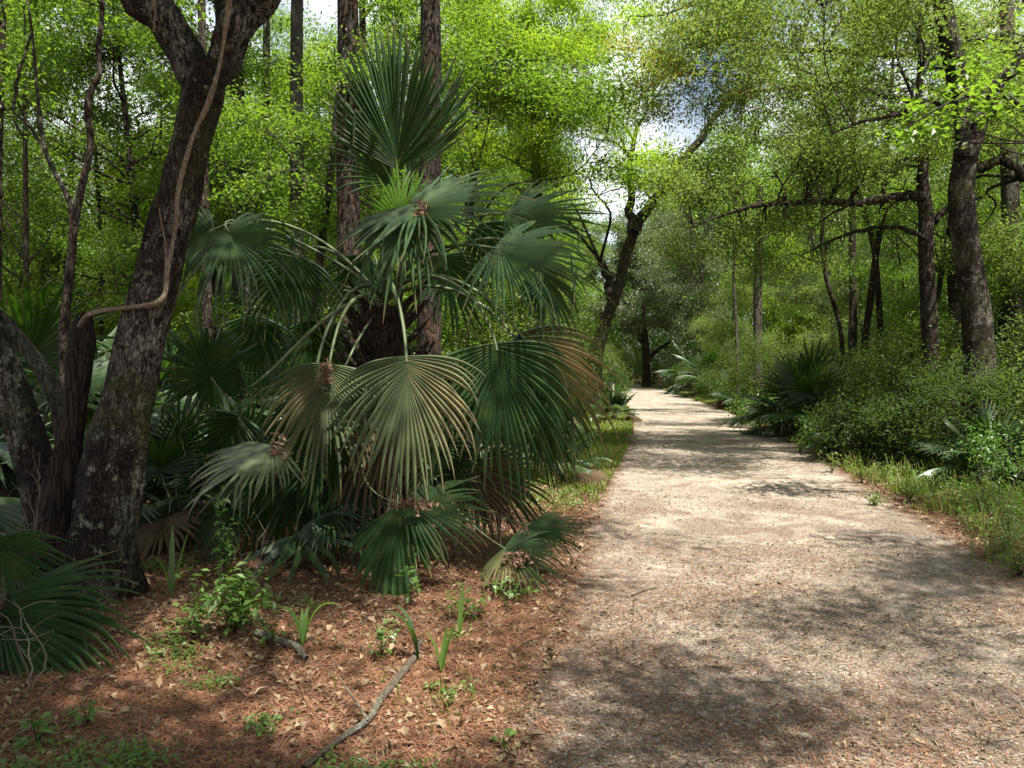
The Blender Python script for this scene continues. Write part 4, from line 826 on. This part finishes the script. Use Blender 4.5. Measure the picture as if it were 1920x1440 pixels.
strap_plant(568, 1235, [(0.1, .42, 1.9, .022), (2.9, .34, 1.5, .02), (1.4, .24, .4, .018), (1.9, .22, .3, .018), (.4, .25, .6, .016)], 'palm seedling with blades folded over to both sides')
strap_plant(322, 1150, [(.8, .5, .15, .018), (1.9, .52, .1, .018), (3.0, .35, .8, .012)], 'upright pair of blades near the forked tree foot')
strap_plant(828, 1270, [(1.2, .26, .15, .018), (0.2, .34, .3, .014), (2.8, .26, .7, .014), (.5, .3, .1, .012)], 'bright lime seedling blade beside the fallen branch')
strap_plant(860, 1205, [(1.3, .36, .1, .016), (.3, .2, .4, .01)], 'thin bright blade below the low palm fans')
strap_plant(785, 1250, [(3.2, .4, 1.2, .02), (3.6, .42, 1.3, .016), (2.6, .4, 1.1, .016), (4.2, .36, 1.4, .014)], 'dark bent fan seedling left of the lime blade', 'palm')
strap_plant(497, 1185, [(1.5, .18, .1, .02), (.4, .16, .3, .018)], 'short broad double blade behind the leafy seedling')
def herb(x, y, h, n, leaf, label, spread=.2, lm='herb', stems=5, cat='seedling', name='leafy_seedling'):
    g0 = rgnd(x, y); r = empty(name, g0, label, cat); gs = Geo(); gl = Geo()
    for k in range(stems):
        a = rng.random()*6.28; e = g0+np.array([math.cos(a)*spread*rng.random(), math.sin(a)*spread*rng.random(), h*(.5+.5*rng.random())])
        q = spline(np.array([g0, g0*.6+e*.4+[0, 0, h*.12], e]), 8); gs.add(*tubes(q, np.linspace(.0035, .0012, 8)*(.6+h), 5))
        m = n//stems; t = .25+.75*rng.random(m); p = np.stack([np.interp(t, np.linspace(0, 1, 8), q[:, i]) for i in range(3)], 1)+rng.normal(size=(m, 3))*.02*(1+spread); gl.add(*leaves(p, leaf, .8, .27, droop=0., fold=.08))
    gs.build('stem', MB['dark'], r, g0, True); gl.build('foliage', ML[lm], r, g0); return r
herb(440, 1225, .40, 330, .058, 'leafy light green seedling on the straw mound', .30, stems=14)
herb(422, 1180, .68, 110, .052, 'taller seedling with pale shiny leaves behind the mound', .10, stems=3)
herb(365, 1235, .24, 110, .045, 'low clump of round leaves left of the leafy seedling', .12, stems=5)
herb(510, 1245, .25, 50, .045, 'small clump of leaves right of the leafy seedling', .12)
herb(715, 1250, .16, 30, .045, 'tiny pale leaved plant alone on the pine straw', .06)
herb(770, 1150, .3, 24, .06, 'thin plant with broad dark leaves under the low fans', .08, stems=3)
herb(890, 1170, .22, 70, .05, 'clump of broad green leaves under the browned low fan', .2)
herb(950, 1130, .14, 80, .045, 'creeping leaves at the edge of the browned low fan', .3, stems=8)
herb(70, 1430, .14, 26, .06, 'small bright plant at the bottom left corner', .1)
herb(165, 1390, .12, 18, .05, 'small two leaved plant near the bottom left', .05, stems=3)
herb(945, 1395, .06, 8, .05, 'single little green sprig near the bottom centre', .02, stems=2)
herb(1890, 1010, .35, 60, .05, 'sparse weed with pale stems at the right edge', .15)
herb(1840, 960, .45, 70, .05, 'leafy weed in the grass near the right edge', .2)
for px, py, h_, lab in [(1560, 885, .5, 'first leafy weed on the right verge after the palmetto'), (1615, 905, .6, 'tall weed where the right verge meets the path litter'), (1660, 900, .45, 'broad green weed in the grass below the tall bush'), (1705, 940, .5, 'weed standing at the front of the right grass'), (1750, 930, .7, 'tall leafy weed in front of the dark bushes'),
    (1795, 960, .5, 'bushy weed among the tall grass tufts'), (1870, 1045, .35, 'low weed at the path side near the right edge'), (1910, 1080, .4, 'weed cut by the right edge beside the path'), (1500, 850, .5, 'weed at the grass edge before the palmetto'), (1640, 945, .25, 'low weed on the outer edge of the right grass')]:
    herb(px, py, h_*.65, 110, .05, lab, .30, stems=9, cat='weed', name='leafy_weed', lm='oak')
# fallen branch, sticks
def stick(name, pts, r, label, mat, cat='branch', side=()):
    L = np.array([rgnd(*p) for p in pts]); L[:, 2] += np.linspace(r[0], r[-1], len(L))*.9
    root = empty(name, L[0], label, cat); q = spline(np.column_stack([L, r]), 40); V, F = big_trunk(q[:, :3], q[:, 3], 40, 12, .18, 0, 3); Geo().add(V, F).build('wood', mat, root, L[0], True)
    for s_ in side:
        s_ = np.array(s_[0]+[0, 0, 0]) if False else np.array([rgnd(a, b)+[0, 0, z] for a, b, z in s_]); V, F, c = tubes(spline(s_, 12), np.linspace(r[0]*.55, r[0]*.25, 12), 7, rough=.2); Geo().add(V, F, c).build('twig', mat, root, L[0], True)
    return root
stick('fallen_branch', [(570, 1460), (636, 1405), (692, 1368), (712, 1330), (745, 1290), (778, 1250), (790, 1215)], [.012, .012, .013, .017, .017, .016, .010], 'lichen covered fallen branch lying from the bottom up to the lime seedling', M_branch, side=[[(690, 1372, .02), (665, 1350, .06), (636, 1328, .11)]])
stick('fallen_branch', [(480, 1222), (520, 1232), (555, 1240), (575, 1262)], [.02, .018, .018, .012], 'short pale rotting branch on the straw mound', M_branch)
stick('fallen_stick', [(20, 1425), (60, 1395), (110, 1385), (165, 1380)], [.006, .006, .005, .003], 'thin bare stick on the litter at the bottom left', M_twig, 'stick')
stick('fallen_stick', [(1185, 1118), (1205, 1108), (1232, 1102)], [.008, .008, .005], 'small dark stick lying on the gravel path', M_twig, 'stick')
stick('fallen_stick', [(190, 1400), (230, 1430), (270, 1460)], [.005, .005, .003], 'pale thin stick by the bottom edge left', M_twig, 'stick')
# broken stump at the left edge
sp = footed([(0, 1330), (5, 1250)], 3.9, [.06, .05]); V, F = big_trunk(sp[:, :3], sp[:, 3], 24, 20, .2, .3, 12)
r = empty('rotten_stump', sp[0, :3], 'brown rotten stump cut by the left edge', 'stump'); Geo().add(V, F).build('wood', MB['rot'], r, sp[0, :3], True)
# bare twiggy stems
def bare(x, y, h, n, label, mat=M_twig, d=None, spr=.5):
    g0 = rgnd(x, y) if d is None else P(x, y, d); r = empty('bare_shrub', g0, label, 'shrub'); g = Geo()
    for k in range(n):
        a = rng.random()*6.28; e = g0+np.array([math.cos(a)*spr*rng.random(), math.sin(a)*spr*rng.random(), h*(.6+.4*rng.random())]); q = spline(np.array([g0, g0*.5+e*.5+rng.normal(size=3)*.04, e]), 10); q[1:-1] += rng.normal(size=(8, 3))*.008; g.add(*tubes(q, np.linspace(.005, .0015, 10), 5))
        for j in range(6):
            i0 = rng.integers(3, 9); b = q[i0]; e2 = b+rand_unit(1)[0]*[.16, .16, .12]+[0, 0, .05]; g.add(*tubes(spline(np.array([b, (b+e2)/2+rng.normal(size=3)*.02, e2]), 6), np.linspace(.002, .0008, 6), 4))
    g.build('stems', mat, r, g0, True); return r
bare(60, 1330, .6, 3, 'pale leafless twigs in front of the bottom left palmetto', spr=.35)
bare(75, 1180, 1.0, 3, 'thin bare stem rising beside the leaning trunks', spr=.25)
bare(470, 1180, .55, 3, 'fine bare twigs right of the pale shiny seedling', spr=.25)
bare(1870, 990, .8, 4, 'bare stems in the weeds at the right edge', spr=.3)

# ------------------------------------------------------------------ loose litter, straw, gravel, grass
def flat_strips(x, y, z, L, w, curve=.2, lift=.02):
    n = len(x); a = rng.random(n)*6.28; d = np.stack([np.cos(a), np.sin(a), (rng.random(n)-.4)*lift/np.maximum(L, .01)], 1); s = np.stack([-np.sin(a), np.cos(a), 0*a], 1)
    p = np.stack([x, y, z], 1); c = (rng.random(n)-.5)[:, None]*curve*L[:, None]; Lc = L[:, None]
    q = [p, p+d*Lc*.5+s*c+np.array([0, 0, 1])*rng.random((n, 1))*lift*.5, p+d*Lc]
    V = np.stack([q[0]-s*w, q[0]+s*w, q[1]-s*w, q[1]+s*w, q[2]-s*w*.4, q[2]+s*w*.4], 1)
    b = np.arange(n)[:, None]*6; F = np.concatenate([b+[0, 1, 3, 2], b+[2, 3, 5, 4]]); c = np.zeros((n, 6, 3)); c[..., 0] = rng.random(n)[:, None]
    return V.reshape(-1, 3), F, c.reshape(-1, 3)
def top_z(x, y):
    d = path_d(x, y); return np.maximum(hgt(x, y)-.02-.05*np.clip(-d/.5, 0, 1), hgt(x, y)-.005-.10*np.clip((d-.1+.25*(fbm(x, y, 4)-.5))/.35, 0, 1))
n = 150000; x, y = on_ground(n, 2.3, 14, pw=.9); d = path_d(x, y); cl_ = fbm(x, y, 1.2, 7)
pr_ = np.where(d > .15, np.where(x < path_c(y), .55+.6*(cl_ > .47), .15), np.clip(.5*(cl_-.42)*4, .02, .4)+.3*np.clip((d+.5)/.6, 0, 1)); k = rng.random(n) < pr_; x, y = x[k], y[k]; d = d[k]
z = top_z(x, y)+.003+rng.random(len(x))*.012*(d > 0)
o = Geo().add(*flat_strips(x, y, z, np.where(d > 0, .09+.10*rng.random(len(x)), .03+.07*rng.random(len(x))), .0014, .25, .03)).build('pine_straw', M_needle); tag(o, 'reddish brown fallen pine needles', 'pine straw', kind='stuff')
n = 130000; x, y = on_ground(n, 2.3, 26, pw=.9); d = path_d(x, y); cl_ = fbm(x, y, 1.0, 8)
k = rng.random(n) < np.where(d > .0, np.where(x < path_c(y), .6, .6), np.clip((cl_-.36)*3, .06, .8)+.25*np.clip((d+.7)/.7, 0, 1)); x, y, d = x[k], y[k], d[k]
sz = np.where(d > 0, .018+.034*rng.random(len(x))**2.2, .010+.018*rng.random(len(x))**2)*(1+.03*y)
V, F, c = leaves(np.column_stack([x, y, top_z(x, y)+.006]), sz, .75, .28, 0., fold=.2); V[:, 2] = np.maximum(V[:, 2], top_z(V[:, 0], V[:, 1])+.002)
o = Geo().add(V, F, c).build('leaf_litter', M_litter); tag(o, 'brown fallen leaves and leaf fragments', 'leaf litter', kind='stuff')
n = 1300; x, y = on_ground(n, 2.4, 12); d = path_d(x, y); k = rng.random(n) < np.where(d > 0, 1, .18); x, y = x[k], y[k]
V, F, c = leaves(np.column_stack([x, y, top_z(x, y)+.010]), .05+.03*rng.random(len(x)), .85, .2, 0.05, fold=.16); V[:, 2] = np.maximum(V[:, 2], top_z(V[:, 0], V[:, 1])+.004)
o = Geo().add(V, F, c).build('whole_leaves', M_litter); tag(o, 'larger curled brown leaves lying on the straw', 'leaf litter', kind='stuff')
n = 1500; x, y = on_ground(n, 2.4, 14); d = path_d(x, y); k = rng.random(n) < np.where(d > 0, 1, .25); x, y = x[k], y[k]; a = rng.random(len(x))*6.28; Lh = .05+.22*rng.random(len(x))**2
t_ = np.linspace(0, 1, 5)[None, :, None]; pts = np.column_stack([x, y, top_z(x, y)+.006])[:, None]+t_*(Lh[:, None]*np.stack([np.cos(a), np.sin(a), .1*rng.random(len(x))], 1))[:, None]+rng.normal(size=(len(x), 5, 3))*[.006, .006, .002]
o = Geo().add(*tubes(pts, np.full((len(x), 5), .0024)*[1, 1, .8, .6, .3], 5)).build('twig_litter', M_twig); tag(o, 'small dry twigs scattered over the ground', 'twigs', kind='stuff')
# gravel
def pebbles(x, y, s):
    n = len(x); b = np.array([[1, 0, 0], [.3, .9, 0], [-.8, .6, 0], [-.8, -.6, 0], [.3, -.9, 0], [.1, .1, .75], [0, 0, -.4]]); f = np.array([[0, 1, 5], [1, 2, 5], [2, 3, 5], [3, 4, 5], [4, 0, 5], [1, 0, 6], [2, 1, 6], [3, 2, 6], [4, 3, 6], [0, 4, 6]])
    a = rng.random(n)*6.28; ca, sa = np.cos(a)[:, None], np.sin(a)[:, None]; v = b[None]*(1+.35*(rng.random((n, 7, 3))-.5))*np.array([1, 1, .8]); v = v*np.stack([np.ones(n), .6+.4*rng.random(n), .5+.5*rng.random(n)], 1)[:, None]
    X_ = v[..., 0]*ca-v[..., 1]*sa; Y_ = v[..., 0]*sa+v[..., 1]*ca
    V = np.stack([X_, Y_, v[..., 2]], -1)*s[:, None, None]+np.stack([x, y, top_z(x, y)+s*.15], 1)[:, None]
    c = np.zeros((n, 7, 3)); c[..., 0] = rng.random(n)[:, None]; return V.reshape(-1, 3), (f[None]+np.arange(n)[:, None, None]*7).reshape(-1, 3), c.reshape(-1, 3)
n = 60000; x, y = on_ground(n, 2.3, 16); d = path_d(x, y); k = (d < .25) & (rng.random(n) < .35+.9*(fbm(x, y, 1.3, 11)-.35)*2); x, y = x[k], y[k]
s = .0030+.007*rng.random(len(x))**3.0+.0003*y
o = Geo().add(*pebbles(x, y, s)).build('gravel', M_stone, smooth=True); tag(o, 'small tan and grey gravel stones on the path', 'gravel', kind='stuff')
for gx, gy, s_, lab in [(1318, 1338, .028, 'dark rounded stone in the lower middle of the path'), (1555, 1010, .05, 'flat grey stone out on the sunlit path'), (1730, 1020, .045, 'grey stone near the right verge of the path'), (1510, 1380, .026, 'pale pebble near the bottom right'), (1265, 1330, .022, 'small white stone beside the dark rounded one'), (1435, 1275, .03, 'tan stone right of centre low on the path')]:
    g0 = rgnd(gx, gy); me = bpy.data.meshes.new('stone'); import bmesh; bm = bmesh.new(); bmesh.ops.create_icosphere(bm, subdivisions=3, radius=1)
    for v in bm.verts:
        f = 1+.25*(float(vnoise(v.co.x*1.5+gx, v.co.y*1.5+v.co.z))-.5)*2; v.co = Vector((v.co.x*f*s_, v.co.y*f*s_*.8, v.co.z*f*s_*.45))
    bm.to_mesh(me); bm.free(); me.polygons.foreach_set('use_smooth', [True]*len(me.polygons)); me.attributes.new('col', 'FLOAT_COLOR', 'POINT').data.foreach_set('color', [(.05 if 'dark' in lab else .35), 0, 0, 1]*len(me.vertices))
    me.materials.append(M_stone); o = bpy.data.objects.new('stone', me); C.objects.link(o); o.location = (g0[0], g0[1], float(top_z(g0[0:1], g0[1:2])[0])+s_*.18); tag(o, lab, 'stone')
# grass and weeds
def blades(x, y, h, w=.003):
    n = len(x); a = rng.random(n)*6.28; l = np.stack([np.cos(a), np.sin(a), 0*a], 1); s = np.stack([-np.sin(a), np.cos(a), 0*a], 1); p = np.stack([x, y, top_z(x, y)-.01], 1); b = (.15+.6*rng.random(n))[:, None]; H_ = h[:, None]; w = np.broadcast_to(w, (n,))[:, None]
    Z_ = np.array([0, 0, 1.]); q = [p, p+Z_*H_*.5+l*H_*b*.2, p+Z_*H_*.85+l*H_*b*.6, p+Z_*H_*(1.05-.5*b)+l*H_*b*1.1]
    V = np.stack([q[0]-s*w, q[0]+s*w, q[1]-s*w, q[1]+s*w, q[2]-s*w*.7, q[2]+s*w*.7, q[3]-s*w*.1, q[3]+s*w*.1], 1); i = np.arange(n)[:, None]*8
    c = np.zeros((n, 8, 3)); c[..., 0] = rng.random(n)[:, None]; c[..., 1] = ((rng.random(n) < .3)*.75)[:, None]
    return V.reshape(-1, 3), np.concatenate([i+[0, 1, 3, 2], i+[2, 3, 5, 4], i+[4, 5, 7, 6]]), c.reshape(-1, 3)
g = Geo()
n = 230000; u = rng.random(n); y = 5.0*(60/5.0)**u; right = rng.random(n) < .62; off = np.where(right, 0.15+rng.random(n)**1.2*np.clip(2.2-.01*y, 1.1, 3), .1+rng.random(n)**1.3*1.5); x = path_c(y)+np.where(right, 1, -1)*(1.66+off)
d = path_d(x, y); dens = np.clip((fbm(x, y, 1.6, 13)-np.where(right, .49, .31))*3.5, 0, 1)*np.where(right & (y < 16), .5, 1)*np.clip((y-np.where(right, 4.8, 8.5))/4, 0, 1)*np.clip((d+.1)/.3, .05, 1); k = rng.random(n) < dens; x, y, off, right = x[k], y[k], off[k], right[k]
h = (.03+.09*rng.random(len(x))**1.6)*(1+.6*np.clip(off-.5, 0, 2))*(1+.01*y); g.add(*blades(x, y, h, .0018+.00045*y))
# tufts
tx, ty2 = [], []
for px, py, m in [(1640, 905, 60), (1700, 925, 80), (1760, 900, 70), (1900, 1055, 60), (1830, 930, 60), (1600, 880, 50), (1540, 850, 40), (1880, 960, 60), (1790, 960, 60), (1690, 895, 60), (1100, 900, 40), (820, 1340, 30), (700, 1290, 12), (870, 1290, 20), (1050, 960, 30), (1850, 1000, 50), (1740, 870, 50), (1660, 870, 50)]:
    g0 = G(px, py); tx.append(g0[0]+rng.normal(size=m)*.12); ty2.append(g0[1]+rng.normal(size=m)*.12)
tx, ty2 = np.concatenate(tx), np.concatenate(ty2); hh = np.where(tx > path_c(ty2), .16+.26*rng.random(len(tx)), .05+.10*rng.random(len(tx))); g.add(*blades(tx, ty2, hh, .0035))
n = 5200; x, y = on_ground(n, 2.6, 9); k = (path_d(x, y) > .0) & (x < path_c(y)) & (fbm(x, y, 1.1, 14) > .50); x, y = x[k], y[k]; g.add(*blades(x, y, .03+.05*rng.random(len(x)), .0016))
o = g.build('grass', ML['grass']); tag(o, 'short green and straw coloured grass along both path edges', 'grass', kind='stuff')
# creeping weeds
n = 30000; x, y = on_ground(n, 2.5, 30); d = path_d(x, y); lf = x < path_c(y)
k = ((d > .25) & lf & (fbm(x, y, 2.6, 15) > np.where(y < 9, .66, .5))) | ((d > .3) & ~lf & (fbm(x, y, 1.2, 16) > .42)); x, y = x[k], y[k]; m = 5
xx = np.repeat(x, m)+rng.normal(size=len(x)*m)*.03; yy = np.repeat(y, m)+rng.normal(size=len(x)*m)*.03; side_r = xx > path_c(yy)
V, F, c = leaves(np.column_stack([xx, yy, top_z(xx, yy)+.012+.05*rng.random(len(xx))+side_r*rng.random(len(xx))*.16]), .022+.0016*yy, .8, .32, 0.)
o = Geo().add(V, F, c).build('ground_cover', ML['herb']); tag(o, 'small creeping green leaves scattered over the litter', 'ground cover', kind='stuff')
